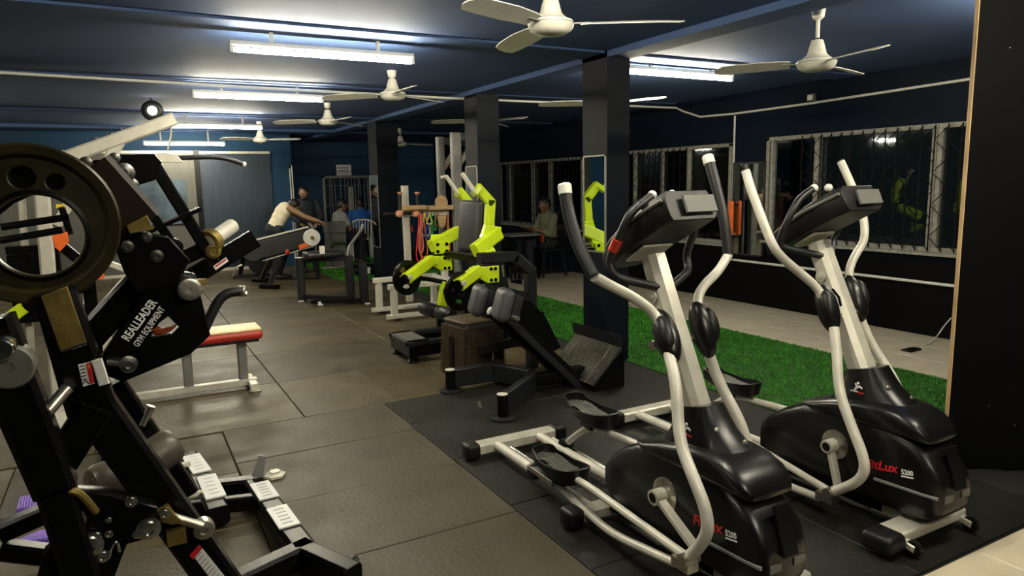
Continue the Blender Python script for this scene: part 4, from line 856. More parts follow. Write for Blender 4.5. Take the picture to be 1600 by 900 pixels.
# ================================================================== LIME PRESS MACHINE (centre)
def qx(px, py, x): return Q(px, py, x=x)
def press_machine():
    t = thing('chest_press_machine', 'lime green plate-loaded press machine with grey backrest and white grips', 'exercise machine', (2.9, 6.1, 0))
    N, F = 5.66, 6.52            # near and far arm planes
    def ar(px, py, near, dx=0.): return Q(px, py, y=(N if near else F)) + V((dx, 0, 0))
    for near in (True, False):
        ya = N if near else F
        up = [(744, 292), (766, 316), (764, 352), (757, 375)] if near else [(716, 297), (735, 320), (733, 345)]
        mb = MB(); ps = [Q(*p, y=ya) for p in up]; wd = .085 if near else .085
        for i in range(len(ps) - 1):
            d = (ps[i + 1] - ps[i]).normalized(); mb.beam(ps[i] - d * (.02 if i else 0), ps[i + 1] + d * .02, .085, .07, up=(0, 1, 0))
        a_ = mb.build('upper_arm', M_lime, t)
        g0, g1 = ((744, 303), (722, 271)) if near else ((717, 304), (697, 275))
        MB().cyl(Q(*g0, y=ya - .05), Q(*g1, y=ya - .05), .021, 14).build('grip', M_silw, a_)
        mb = MB(); s_ = Q(*(up[0]), y=ya); mb.beam(Q(*g0, y=ya - .05) + V((-.02, 0, 0)), s_ + V((.03, .0, .0)), .05, .06, up=(0, 1, 0)); mb.build('grip_clamp', M_lime, a_)
        if not near: MB().cyl(Q(*g1, y=ya - .05), Q(689, 277, y=ya - .05), .014).build('grip_peg', M_silw, a_)
        # elbow, bracket with bolts, loading horn, plate
        lo = [(779, 364), (742, 392)] if near else [(716, 362), (674, 385)]
        mb = MB(); p0, p1 = Q(*lo[0], y=ya), Q(*lo[1], y=ya - .1); mb.beam(p0, p1, .12, .09, up=(0, 1, 0)); mb.beam(p0 + V((.0, 0, .0)), Q(757 if near else 716, 360, y=ya), .11, .08, up=(0, 1, 0)); a2 = mb.build('lower_arm', M_lime, t)
        c = Q(762, 402, y=ya - .12) if near else Q(690, 387, y=ya - .12)
        mb = MB(); mb.box(c, (.15, .03, .12)); mb.prism([c + V((-.09, .015, .06)), c + V((.09, .015, .06)), c + V((.07, .10, .13)), c + V((-.07, .10, .13))], (0, .02, -.05)); b1 = mb.build('upper_bracket', M_lime, t, bevel=.006)
        for sx in (-.048, .048):
            for sz in (-.035, .035): bolt(b1, c + V((sx, -.015, sz)), (0, -1, 0), .013, M_blk)
        c2 = c + V((.045, .0, -.155)); mb = MB(); mb.box(c2, (.12, .03, .15)); mb.prism([c2 + V((-.06, -.012, .075)), c2 + V((-.06, -.012, -.075)), c2 + V((-.20, -.012, .02)), c2 + V((-.22, -.012, .075))], (0, .05, 0)); b2 = mb.build('lower_bracket', M_lime, t, bevel=.006)
        for sx in (-.022, .022):
            for sz in (-.05, .05): bolt(b2, c2 + V((sx, -.015, sz)), (0, -1, 0), .012, M_blk)
        MB().cyl(c + V((0, .06, -.06)), c2 + V((0, .06, .06)), .05).build('hinge', M_blk, t); MB().box((c + c2) / 2 + V((0, .06, 0)), (.16, .12, .05)).build('hinge_plate', M_blk2, t)
        h0 = c2 + V((-.15, .0, .04)); h1 = Q(716, 446, y=ya - .3) if near else Q(634, 436, y=ya - .25)
        mb = MB(); mb.beam(h0, h1, .105, .09, up=(0, 1, 0)); hn = mb.build('loading_horn', M_lime, t)
        d = (h1 - h0).normalized(); bolt(hn, h1 + V((.03, -.045, .02)), (0, -1, 0), .018, M_sil); MB().cyl(h1, h1 + d * .02, .05).build('horn_cap', M_blk, hn)
        pc = Q(718, 455, y=ya - .22) if near else Q(636, 434, y=ya - .12)
        # spoked weight plate: ring + three windows
        rp = .165; holes = []
        for k in range(3):
            a0 = math.radians(20 + 120 * k); hs = [(.115 * math.cos(a0 + q * .16), .115 * math.sin(a0 + q * .16)) for q in range(-4, 5)] + [(.055 * math.cos(a0 - q * .13), .055 * math.sin(a0 - q * .13)) for q in range(-4, 5)]; holes.append(hs)
        wp = thing('weight_plate', ('black spoked weight plate on the near horn of the lime machine' if near else 'black spoked weight plate on the far left horn of the lime machine'), 'weight', pc, 'plates on the lime machine')
        ex, ey = V((.93, .37, 0)), V((0, 0, 1))
        dsc = curve_plate('disc', M_blk, wp, circ(0, 0, rp, 40), holes, pc, ex, ey, .03, .006); nz = ex.normalized().cross(ey)
        MB().lathe(pc, nz, [(.03, -.02), (.045, -.018), (.045, .022), (.03, .026), (.026, .0)], 20).build('hub', M_blk2, wp); mb = MB(); mb.beam(pc + nz * .022 + ey * .06 - ex * .09, pc + nz * .022 + ey * .10 - ex * .05, .04, .004, up=nz); mb.build('marking', M_brz, wp)
    # backrest on a black post
    bp = [Q(727, 319, y=6.12), Q(748, 319, y=5.98), Q(747, 384, y=5.98), Q(718, 388, y=6.12)]
    mid = (bp[0] + bp[1] + bp[2] + bp[3]) / 4; zax = ((bp[0] + bp[1]) / 2 - (bp[2] + bp[3]) / 2).normalized(); yv = V((.35, -.93, 0)); yv = (yv - zax * yv.dot(zax)).normalized(); rot = Matrix((yv.cross(zax), yv, zax)).transposed()
    MB().rbox(mid, (.09, .26, .48), .035, rot).build('backrest', M_pad, t); MB().box(mid + rot @ V((.055 * (1 if (rot @ V((1, 0, 0))).x > 0 else -1), 0, 0)), (.03, .20, .42), rot).build('back_board', M_blk, t)
    MB().beam(V((mid.x + .12, 6.08, .03)), mid + V((.10, 0, .05)), .08, .10, up=(0, 1, 0)).build('back_post', M_blk, t)
    MB().beam(Q(690, 396, y=F - .02), Q(762, 406, y=N + .02), .07, .07).build('cross_bar', M_blk, t)
    # lime front post with roller pads, seat frame and floor base
    p0, p1 = Q(697, 440, y=6.28), Q(688, 492, y=6.28); MB().beam(p1, p0, .095, .07, up=(0, 1, 0)).build('front_post', M_lime, t)
    MB().beam(V((p1.x, 6.28, .03)), p1 + V((0, 0, .03)), .075, .06, up=(0, 1, 0)).build('post_foot', M_blk, t)
    MB().tube([Q(656, 434, y=6.5), Q(690, 440, y=6.28), Q(722, 446, y=6.2)], .022, 10).build('seat_rail', M_blk, t)
    for a, b, yy in (((660, 480), (682, 487), 6.28), ((684, 487), (707, 494), 5.98)):
        q0, q1 = Q(*a, y=yy + .1), Q(*b, y=yy - .1); L = (q1 - q0).length; MB().lathe(q0, q1 - q0, [(.02, 0), (.06, .004), (.068, .02), (.068, L - .02), (.06, L - .004), (.02, L)], 20).build('roller_pad', M_padb, t)
    MB().beam(Q(672, 484, y=6.28), Q(706, 492, y=5.96), .025, .025).build('roller_axle', M_blk, t)
    MB().rbox((2.80, 6.08, .47), (.30, .36, .07), .025).build('seat', M_padb, t); MB().beam((2.84, 6.1, .03), (2.84, 6.1, .44), .07, .07, up=(0, 1, 0)).build('seat_post', M_blk, t)
    MB().beam((2.45, 6.15, .045), (3.2, 6.15, .045), .09, .08).build('floor_bar', M_blk, t); MB().beam((3.12, 5.55, .04), (3.12, 6.7, .04), .08, .07).build('floor_bar', M_blk, t)
    for ya in (N + .03, F - .03): MB().beam((3.12, ya, .04), (2.98, ya, .84), .08, .07, up=(0, 1, 0)).build('upright', M_blk2, t)
    MB().cyl(Q(716, 452, y=5.42), Q(738, 458, y=5.6), .02).build('chrome_peg', M_chr, t)
press_machine()
# ------------------------------------------------------------------ black hack-squat style machine with ribbed foot plate
def squat_machine():
    t = thing('squat_machine', 'low black squat machine with grey shoulder pads and a ribbed foot plate', 'exercise machine', (2.5, 4.25, 0))
    J = V((2.42, 4.22, .11))
    for (x, y) in ((1.99, 4.60), (2.03, 3.86)):
        MB().cyl((x, y, .012), (x, y, .16), .036, 16).build('end_post', M_blk, t); MB().lathe((x, y, .158), (0, 0, 1), [(.036, 0), (.036, .006), (.001, .008)], 16).build('post_cap', M_silw, t); MB().lathe((x, y, 0), (0, 0, 1), [(.085, 0), (.085, .010), (.05, .018)], 20).build('floor_disc', M_blk2, t)
    mb = MB(); mb.beam((2.02, 4.60, .095), (2.36, 4.60, .095), .06, .14); mb.beam((2.34, 4.605, .095), J + V((.06, .06, -.015)), .06, .14); mb.build('base_leg', M_blk2, t, bevel=.004)
    mb = MB(); mb.beam((2.055, 3.875, .095), J + V((.03, -.03, -.015)), .06, .14); mb.build('base_leg', M_blk2, t, bevel=.004)
    MB().beam(J - V((.02, 0, .01)), (3.0, 4.25, .09), .09, .09).build('base_beam', M_blk, t)
    MB().beam((2.3, 4.72, .24), (2.72, 4.66, .30), .05, .07).build('cross_tube', M_blk2, t)
    a, b = Q(770, 482, y=4.42), Q(905, 604, y=4.22)
    MB().beam(a, b, .12, .12, up=(0, 1, 0)).build('rail', M_blk, t)
    MB().beam(a + V((.03, -.16, -.05)), b + V((.0, -.05, -.02)), .045, .05).build('side_rail', M_blk2, t)
    # carriage body, pads
    bod = [(796, 462), (822, 468), (846, 496), (868, 540), (850, 550), (812, 528), (790, 502)]
    pplate('carriage', M_blk, t, bod, 4.40, .10, bev=.01)
    for (px, py, yy, wd) in ((747, 469, 4.66, .20), (786, 476, 4.28, .22)):
        c = Q(px, py, y=yy); rot = Matrix.Rotation(R(-12), 3, 'Z') @ Matrix.Rotation(R(16), 3, 'Y')
        MB().rbox(c, (.10, wd, .235), .045, rot, 5).build('shoulder_pad', M_pad, t); MB().box(c + rot @ V((.075, 0, -.01)), (.06, wd * .9, .2), rot).build('pad_backing', M_padb, t)
    q0, q1 = Q(768, 487, y=4.42), Q(810, 498, y=4.12); hr = MB().cyl(q0, q1, .016).build('weight_peg', M_chrr, t); MB().lathe(q0, q0 - q1, [(.016, -.01), (.034, -.008), (.034, .01), (.02, .014)], 16).build('peg_end', M_whtp, hr)
    q0, q1 = Q(824, 486, y=4.5), Q(846, 491, y=4.34); hr = MB().cyl(q0, q1, .016).build('weight_peg', M_chrr, t); MB().lathe(q1, q1 - q0, [(.02, -.01), (.021, .008), (.012, .012)], 12).build('peg_cap', M_blk, hr)
    # tall frame at the back with its gusset and figure mark
    yf = 4.78; fr = [(748, 404), (803, 401), (828, 423), (829, 590)]; mb = MB(); ps = [Q(*p, y=yf) for p in fr]
    ps[3] = V((ps[2].x + .01, yf, .02))
    for i in range(3): d = (ps[i + 1] - ps[i]).normalized(); mb.beam(ps[i], ps[i + 1] + d * (.02 if i < 2 else 0), .085, .085, up=(0, 1, 0))
    mb.build('back_frame', M_blk2, t)
    MB().beam(Q(755, 448, y=yf), Q(826, 462, y=yf), .05, .05, up=(0, 1, 0)).build('frame_bar', M_blk2, t)
    pl_ = pplate('name_panel', M_blk, t, [(797, 418), (812, 421), (815, 444), (799, 441)], yf, .01)
    mb = MB(); c = Q(806, 432, y=yf - .008)
    for a_, b_ in (((-.03, .03), (-.03, -.03)), ((-.03, -.03), (-.01, -.035)), ((.03, .03), (.01, .015)), ((.01, .015), (.01, -.025)), ((.01, -.025), (.035, -.03))): mb.beam(c + V((a_[0], 0, a_[1])) * .8, c + V((b_[0], 0, b_[1])) * .8, .006, .002, up=(0, 1, 0))
    mb.build('maker_mark', mat('dim_print', (.04, .04, .04), .6), pl_); MB().beam(Q(785, 414, y=yf - .03), Q(787, 432, y=yf - .03), .012, .01, up=(0, 1, 0)).build('pull_pin', M_chrr, t)
    # ribbed foot plate tilted up, on a black wedge box
    c00, c01 = V((3.10, 4.60, .30)), V((3.10, 4.0, .30)); c10, c11 = V((2.84, 4.60, .05)), V((2.84, 4.0, .05))
    fp = MB(); nn = (c10 - c00).cross(c01 - c00).normalized(); nn = nn if nn.z > 0 else -nn
    fp.prism([c00, c01, c11, c10], -nn * .02); fp = fp.build('foot_plate', M_plas, t, bevel=.004)
    rb_ = MB(); m = 22
    for k in range(m):
        u = (k + .5) / m; a_, b_ = c00.lerp(c10, u) + nn * .002, c01.lerp(c11, u) + nn * .002
        for (s0, s1) in ((.02, .16), (.19, .81), (.84, .98)): rb_.beam(a_.lerp(b_, s0), a_.lerp(b_, s1), .008, .007, up=nn)
    for s in (.175, .825): rb_.beam(c00.lerp(c01, s) + nn * .003, c10.lerp(c11, s) + nn * .003, .012, .008, up=nn)
    rb_.build('plate_ribs', mat('worn_rubber', (.085, .075, .055), .5, var=.3, scale=20), fp, kind='stuff')
    MB().prism([c00 + V((.005, -.01, -.03)), V((3.13, 4.59, .31)), V((3.13, 4.59, .0)), V((2.86, 4.59, .0)), c10 + V((0.02, -.01, -.03))], (0, -.58, 0)).build('plate_box', M_blk, t)
    lip = MB(); lip.prism([c00 + V((-.01, .02, .0)), c00 + V((.03, .02, .0)), c00 + V((.0, .02, .085)), c00 + V((-.02, .02, .09))], (0, -.60, -.0)); lip.build('top_lip', M_blk2, t)
    for y in (4.05, 4.55): MB().lathe((3.11, y, 0), (0, 0, 1), [(.04, 0), (.04, .01), (.02, .02)], 14).build('floor_disc', M_blk2, t)
    MB().beam((2.05, 4.25, .004), (2.0, 4.12, .004), .02, .006).build('floor_strip', M_chrr, t)
squat_machine()
# ------------------------------------------------------------------ woven stool and step frame
def stool():
    c = V((2.36, 4.98, 0)); rot = Matrix.Rotation(R(8), 3, 'Z'); h = .43
    t = thing('wicker_stool', 'dark woven box stool with a slot handle, in front of the lime machine', 'stool', c)
    def rect(hx, hy, z, r=.045):
        out = []
        for sx, sy, a0 in ((1, 1, 0), (-1, 1, 90), (-1, -1, 180), (1, -1, 270)):
            for k in range(5): a = R(a0 + 22.5 * k); out.append(c + rot @ V((sx * (hx - r) + r * math.cos(a), sy * (hy - r) + r * math.sin(a), z)))
        return out
    MB().loft([rect(.20, .19, .0), rect(.195, .185, .02), rect(.178, .172, h - .03), rect(.17, .165, h)]).build('inner_box', M_wickd, t)
    wv = MB(); n = 9
    for k in range(n * 2):
        z = .03 + (h - .06) * k / (n * 2 - 1); u = (z - .02) / (h - .05); hx, hy = .197 - .017 * u, .187 - .013 * u
        for sx in range(2):
            for (p, q) in (((-1, -1), (-1, 1)), ((-1, -1), (1, -1))):
                a = c + rot @ V((p[0] * hx, p[1] * hy, z)); b = c + rot @ V((q[0] * hx, q[1] * hy, z)); 
                if sx == 0: wv.beam(a, b, .006, .008)
    for side in range(2):
        for k in range(17):
            s = -.86 + 1.72 * k / 16; f = (lambda hx, hy, z: V((-hx, s * hy, z))) if side == 0 else (lambda hx, hy, z: V((s * hx, -hy, z)))
            wv.beam(c + rot @ f(.201, .191, .03), c + rot @ f(.183, .177, h - .03), .007, .007)
    wv.build('woven_strands', M_wick, t, kind='stuff')
    MB().box(c + rot @ V((-.197, -.0, .20)), (.012, .05, .24), rot).build('handle_slot', M_blk, t)
    mb = MB(); mb.loft([rect(.178, .172, h), rect(.18, .174, h + .012), rect(.165, .16, h + .022)]); mb.build('lid', M_wick, t)
    MB().box(c + rot @ V((.06, -.192, .16)), (.012, .006, .06), rot).build('side_tag', M_pap, t)
stool()
t = thing('step_frame', 'low black step frame with a hollow middle, left of the woven stool', 'step', (2.33, 5.75, 0))
x0, x1, y0, y1 = 2.0, 2.66, 5.48, 5.98
mb = MB()
mb.bb((x0, y0, .15), (x1, y0 + .07, .19)); mb.bb((x0, y1 - .07, .15), (x1, y1, .19)); mb.bb((x0, y0, .15), (x0 + .20, y1, .19)); mb.bb((x1 - .07, y0, .15), (x1, y1, .19)); mb.build('top_tray', M_blk2, t, bevel=.006)
mb = MB(); mb.bb((x0 + .01, y0 + .01, .06), (x1 - .01, y0 + .03, .15)); mb.bb((x0 + .01, y0 + .01, .06), (x0 + .03, y1 - .01, .15)); mb.bb((x0 + .01, y1 - .03, .06), (x1 - .01, y1 - .01, .15)); mb.build('skirt', M_blk, t)
for x in (x0 + .06, x1 - .06):
    for y in (y0 + .06, y1 - .06): MB().lathe((x, y, 0), (0, 0, 1), [(.05, 0), (.05, .015), (.035, .03), (.03, .10)], 14).build('foot', M_blk, t)
MB().bb((x0 + .015, y0 + .08, .19), (x0 + .185, y1 - .08, .194)).build('grip_mat', M_plasg, t)
# ------------------------------------------------------------------ silver low frame, band station, tall frame
t = thing('silver_platform_frame', 'low silver steel frame on glides, left of the lime machine', 'frame', (2.9, 7.7, 0))
for k, yy in enumerate((7.95, 7.42)):
    xa, xb = 2.50, 3.30; zt = .40 if k == 0 else .385
    MB().beam((xa, yy, zt), (xb, yy, zt), .07, .06).build('top_bar', M_silw, t); MB().beam((xa - .03, yy, .05), (xb, yy, .05), .07, .05).build('floor_bar', M_silw, t)
    for x in (xa + .06, xb - .04): MB().beam((x, yy, .07), (x, yy, zt - .025), .075, .06, up=(0, 1, 0)).build('leg', M_silw, t)
    for x in (xa + .1, xb - .1): MB().lathe((x, yy, 0), (0, 0, 1), [(.045, 0), (.045, .01), (.018, .016), (.018, .03)], 14).build('glide', M_blk2, t)
MB().beam((3.26, 7.42, .39), (3.26, 7.95, .39), .06, .06).build('side_bar', M_silw, t); MB().beam((3.2, 7.45, .41), (3.2, 7.45, .62), .07, .06, up=(0, 1, 0)).build('stub_post', M_silw, t)
t = thing('band_station', 'silver post station with rods, holding hanging resistance bands', 'rack', (3.4, 8.6, 0)); y = 8.6
p = Q(632, 290, y=y); pb_ = Q(640, 460, y=y); MB().beam(V((pb_.x, y, .0)), p, .085, .07, up=(0, 1, 0)).build('post', M_silw, t)
MB().beam(Q(626, 334, y=y - .06), Q(700, 333, y=y - .06), .06, .07).build('cross_bar', M_sil, t); MB().beam((3.8, y, .0), (3.8, y, 1.15), .08, .06, up=(0, 1, 0)).build('post', M_blk2, t)
MB().cyl(Q(600, 334, y=y - .13), Q(662, 333, y=y - .13), .018).build('foam_rod', M_foam, t)
M_peach = mat('peach_rubber', (.75, .35, .2), .5)
for px, py in ((624, 334), (650, 334)): MB().ell(Q(px, py, y=y - .14), (.055, .045, .045)).build('rod_ball', M_peach, t)
for px in (625, 652):
    MB().cyl(Q(px, 330, y=y - .1), Q(px, 303, y=y - .1), .022).build('foam_rod', M_foam, t); MB().lathe(Q(px, 304, y=y - .1), (0, 0, 1), [(.02, 0), (.035, .02), (.035, .03), (.01, .035)], 12).build('rod_tip', M_peach, t)
MB().tube([Q(640, 352, y=y - .05), Q(643, 353, y=y - .05), Q(645, 362, y=y - .05)], .01, 6).build('hook', M_red, t)
for a, b, zz, lab in (((628, 325), (663, 324), 0., 'pale wood plank lying on the band station, left one'), ((667, 325), (705, 324), 0., 'pale wood plank lying on the band station, right one')):
    q0, q1 = Q(*a, y=y - .125), Q(*b, y=y - .125); t2 = thing('wood_plank', lab, 'plank', q0.lerp(q1, .5), 'planks on the band station'); MB().beam(q0, q1, .16, .06).build('board', M_wood, t2, bevel=.004)
t2 = thing('wood_paddle', 'round pale wood paddle hanging at the right end of the band station planks', 'paddle', Q(690, 340, y=8.42))
MB().lathe(Q(689, 316, y=8.42), (0, -1, 0), [(.001, 0), (.085, .002), (.09, .012), (.085, .024), (.001, .026)], 24).build('disc', M_wood, t2); pplate('handle', M_wood, t2, [(684, 338), (697, 338), (695, 352), (690, 356), (686, 352)], 8.42, .02)
rnd = random.Random(12)
for k, (cn, px, bot, wdt) in enumerate((('red', 655, 409, 5), ('orange', 662, 402, 7), ('yellow', 664, 368, 10), ('green', 674, 368, 2), ('pink', 658, 395, 4), ('blue', 668, 372, 3), ('red', 684, 352, 6), ('green', 680, 360, 2), ('orange', 700, 400, 3), ('yellow', 671, 350, 5))):
    yy = y - .16 - .012 * k if px < 672 else y - .10; pts = []
    for q in range(17):
        u = q / 16; a = math.pi * 2 * u; top = 333; 
        pts.append(Q(px - wdt * math.sin(a) * (.5 + .5 * math.sin(math.pi * u)), top + (bot - top) * (math.sin(math.pi * u) ** .7), y=yy - .006 * math.sin(a * 2)))
    o = MB().tube(pts, .0085, 6).build('resistance_band', BANDC[cn])
    tag(o, {0: 'red resistance band, longest loop at the left of the band station', 1: 'orange resistance band hanging in the bundle beside the long red loop', 2: 'yellow resistance band, wide front loop of the bundle', 3: 'green resistance band hanging as a straight cord, left of two green ones', 4: 'pink resistance band inside the hanging bundle', 5: 'dark blue resistance band inside the hanging bundle', 6: 'short red resistance band near the wood paddle', 7: 'green resistance band hanging by the wood paddle, right of two green ones', 8: 'orange resistance band at the far right of the band station', 9: 'short yellow resistance band between the bundle and the paddle'}[k], 'band', 'bands on the station')
t = thing('tall_steel_frame', 'tall grey steel frame with two braced posts beside the middle pillar', 'frame', (3.8, 8.7, 0))
def upx(px): return Q(px, 340, y=8.7).x
for (pl, pr_, pt, yy) in ((685, 697, 214, 8.75), (708, 722, 207, 8.45)):
    xa = Q((pl + pr_) / 2, 330, y=yy).x; zt = Q(pl, pt, y=yy).z
    MB().beam((xa, yy, 0), (xa, yy, zt), .10 if pl < 700 else .13, .09, up=(0, 1, 0)).build('post', M_gry, t)
    MB().beam((xa, yy, zt - .05), (xa + .55, yy + .25, zt - .05), .09, .09).build('top_beam', M_gry, t); MB().beam((xa + .03, yy, zt - .42), (xa + .36, yy + .16, zt - .08), .06, .07, up=(0, 1, 0)).build('brace', M_sil, t)
MB().ell(Q(706, 261, y=8.5), (.03, .03, .03)).build('red_knob', M_red, t)
MB().beam((3.72, 8.4, .03), (3.72, 8.9, .03), .08, .05).build('floor_bar', M_gry, t)
# ------------------------------------------------------------------ back row: black bench frame, inclined deck, cabinet, dumbbell
def utility_bench():
    t = thing('bench_frame', 'black steel bench frame with thick posts, in front of the turf at the back', 'bench', (2.3, 9.1, 0))
    for (x, y, z) in ((1.98, 9.45, .58), (2.50, 8.95, .62), (2.62, 8.75, .55)): MB().beam((x, y, .01), (x, y, z), .10, .09, up=(0, 1, 0)).build('post', M_blk2, t)
    MB().lathe((1.98, 9.45, .58), (0, 0, 1), [(.06, 0), (.06, .008), (.001, .012)], 4).build('post_cap', M_whtp, t)
    MB().beam((1.98, 9.45, .55), (2.50, 9.1, .56), .05, .05).build('top_rail', M_blk2, t); MB().beam((1.98, 9.45, .06), (2.5, 8.95, .06), .06, .06).build('floor_rail', M_blk2, t); MB().beam((2.0, 9.0, .05), (2.62, 8.75, .05), .06, .05).build('floor_rail', M_blk, t)
    MB().rbox((2.25, 9.25, .63), (.5, .30, .08), .03).build('pad', M_padb, t)
    MB().tube([(2.5, 9.0, .60), (2.54, 9.05, .72), (2.80, 9.3, .93), (2.82, 9.3, 1.0)], .019, 10, .05).build('bent_arm', M_gry, t)
    MB().cyl((2.15, 8.95, .48), (2.50, 9.0, .47), .016).build('chrome_bar', M_chr, t); MB().box((2.2, 9.1, .70), (.06, .05, .10)).build('clamp', M_whtp, t)
    for p in ((1.96, 9.44, .01), (2.1, 8.98, .03), (2.64, 8.73, .01)): MB().box(V(p) + V((0, -.03, .0)), (.06, .05, .05 if p[2] > .02 else .016)).build('foot', M_whtp, t)
utility_bench()
def deck():
    t = thing('inclined_board', 'inclined black board with white end roller, in front of the leaning man', 'exercise machine', (2.1, 11.6, 0)); y = 11.6
    a, b = Q(392, 392, y=y), Q(482, 369, y=y)
    MB().beam(a, b, .30, .42, up=(0, 1, 0), ch=.03).build('board', M_padb, t); d = (b - a).normalized(); n_ = V((-d.z, 0, d.x))
    MB().beam(a + n_ * .165 + V((0, -.19, 0)), b + n_ * .165 + V((0, -.19, 0)), .025, .03, up=(0, 1, 0)).build('top_rail', M_silw, t); MB().beam(a - n_ * .155 + V((.1, -.19, 0)), b - n_ * .155 + V((0, -.19, 0)), .018, .03, up=(0, 1, 0)).build('bottom_rail', M_chrr, t)
    MB().cyl(a + V((0, -.24, 0)), a + V((0, .24, 0)), .14, 20).build('end_roller', M_padb, t); MB().lathe(b + V((0, -.25, -.01)), (0, 1, 0), [(.02, -.02), (.025, 0), (.13, .002), (.135, .02), (.135, .48), (.02, .5)], 24).build('white_roller', M_whtp, t, label='white end roller'); MB().cyl(b + V((0, -.275, -.01)), b + V((0, -.25, -.01)), .03).build('roller_hub', M_brz, t)
    for (p, q) in (((424, 398), (408, 436)), ((441, 398), (421, 446))):
        p0 = Q(*p, y=y - .1); q1 = Q(*q, z=.05); MB().beam(q1, p0, .07, .05, up=(0, 1, 0)).build('leg', M_blk2, t); MB().beam(q1 + V((-.1, .12, -.02)), q1 + V((.1, -.12, -.02)), .09, .06).build('foot', M_blk, t); MB().beam(q1 + V((-.03, -.04, .0)), p0 + V((-.03, -.04, 0)), .012, .01, up=(0, 1, 0)).build('leg_edge', M_chr, t)
    MB().beam(Q(467, 387, y=y - .2), Q(491, 378, y=y - .2), .075, .05, up=(0, 1, 0)).build('orange_grip', M_org, t); MB().box(Q(497, 374, y=y - .2), (.06, .05, .05)).build('orange_knob', M_org, t)
    MB().tube([Q(494, 392, y=y), Q(493, 372, y=y), Q(487, 352, y=y), Q(482, 349, y=y)], .022, 8, .04).build('hand_post', M_gry, t); MB().cyl(Q(494, 392, y=y), V((Q(494, 392, y=y).x, y, 0)), .03).build('hand_post_foot', M_blk2, t)
    MB().ell(Q(449, 394, y=y - .2), (.04, .04, .05)).build('red_knob', M_red, t)
deck()
t = thing('exercise_cycle', 'dark low cycle with a yellow strap, left behind the inclined board', 'exercise machine', (1.72, 12.5, 0))
MB().beam((1.5, 12.5, .04), (2.1, 12.5, .04), .08, .05).build('floor_bar', M_blk2, t); MB().beam((1.62, 12.5, .05), (1.75, 12.5, .55), .07, .06, up=(0, 1, 0)).build('frame_post', M_blk, t); MB().rbox((1.72, 12.5, .62), (.3, .18, .09), .03).build('saddle', M_padb, t)
MB().lathe((1.95, 12.44, .26), (0, -1, 0), [(.02, 0), (.2, .01), (.2, .05), (.02, .06)], 26).build('flywheel', M_blk2, t); MB().beam(Q(396, 409, y=12.4), Q(404, 396, y=12.4), .04, .02, up=(0, 1, 0)).build('yellow_strap', M_yel, t); MB().tube([(1.5, 12.42, .05), (1.56, 12.42, .2), (1.66, 12.42, .24)], .015, 8).build('front_tube', M_chrr, t)
t = thing('low_cabinet', 'grey two-tone low cabinet beside the seated man in grey', 'cabinet', (3.3, 13.0, 0))
a, b = Q(511, 350, y=12.85), Q(543, 388, y=12.85)
MB().bb((a.x, 12.85, .66), (b.x, 13.15, .86)).build('upper_body', M_cloth, t, bevel=.01); MB().bb((a.x + .01, 12.86, .0), (b.x - .01, 13.14, .655)).build('lower_body', M_plasg, t, bevel=.01); MB().tube([(a.x + .05, 12.82, .40), (a.x + .07, 12.80, .48), (a.x + .30, 12.80, .48), (a.x + .32, 12.82, .40)], .02, 8, .05).build('green_handle', mat('dark_green', (.02, .07, .02), .5), t)
p = Q(556, 431, z=0); t = thing('dumbbell', 'black dumbbell with a white band lying at the turf edge at the back', 'dumbbell', p)
for k, (x0, x1, r) in enumerate(((0, .30, .03), (-.02, .10, .07), (.24, .36, .08))):
    MB().lathe(p + V((x0, .0, .08)), (1, -.15, 0), [(.01, 0), (r * .85, .002), (r, .02), (r, x1 - x0 - .02), (r * .85, x1 - x0), (.01, x1 - x0)], 16).build(('handle', 'head', 'head')[k], M_blk, t)
MB().box(p + V((.16, -.06, .085)), (.14, .05, .10)).build('white_band', M_pap, t)
t = thing('floor_bar', 'long black bar lying across the turf behind the dumbbell', 'bar', Q(560, 417, z=0)); q = Q(545, 417, z=.04); MB().cyl(q, Q(590, 414, z=.04), .035, 12).build('shaft', M_blk, t); MB().cyl(q - V((.06, 0, 0)), q, .05).build('end_sleeve', M_blk2, t)
# ------------------------------------------------------------------ plastic chair, desk
def chair(loc, rz, label, m=M_whtp):
    t = thing('plastic_chair', label, 'chair', loc); c = V(loc); rot = Matrix.Rotation(rz, 3, 'Z'); T = lambda x, y, z: c + rot @ V((x, y, z))      # sitter faces +x
    MB().rbox(T(0, 0, .43), (.42, .42, .03), .012, rot).build('seat', m, t)
    for sx, sy in ((1, 1), (1, -1), (-1, 1), (-1, -1)): MB().beam(T(sx * .22, sy * .22, 0), T(sx * .17, sy * .17, .43), .035, .035, up=(0, 1, 0)).build('leg', m, t)
    for k in range(7): MB().beam(T(-.20, -.165 + .055 * k, .44), T(-.27, -.18 + .06 * k, .80), .034, .012, up=(1, 0, 0)).build('back_slat', m, t)
    MB().tube([T(-.27, -.2, .79), T(-.28, -.1, .83), T(-.28, .1, .83), T(-.27, .2, .79)], .02, 8, .05).build('top_rail', m, t)
    for s in (-1, 1): MB().tube([T(-.25, s * .21, .62), T(.12, s * .23, .62), T(.17, s * .2, .43)], .016, 8, .06).build('armrest', m, t)
    return t
CH = V((4.27, 14.25, 0)); chair(CH, R(80), 'white slatted plastic chair under the man in blue')
CH2 = V((6.02, 9.75, 0)); chair(CH2, R(180), 'dark plastic chair under the man at the desk', M_blk2)
t = thing('desk', 'small dark desk with a pale top edge in front of the third window', 'desk', (5.45, 9.7, 0))
MB().bb((5.18, 9.45, .685), (5.74, 9.95, .71)).build('top', M_gry, t, bevel=.004); MB().bb((5.19, 9.5, .05), (5.21, 9.9, .685)).build('side_panel', M_blk, t); MB().bb((5.73, 9.44, .58), (5.76, 9.5, .70)).build('red_panel', M_red, t)
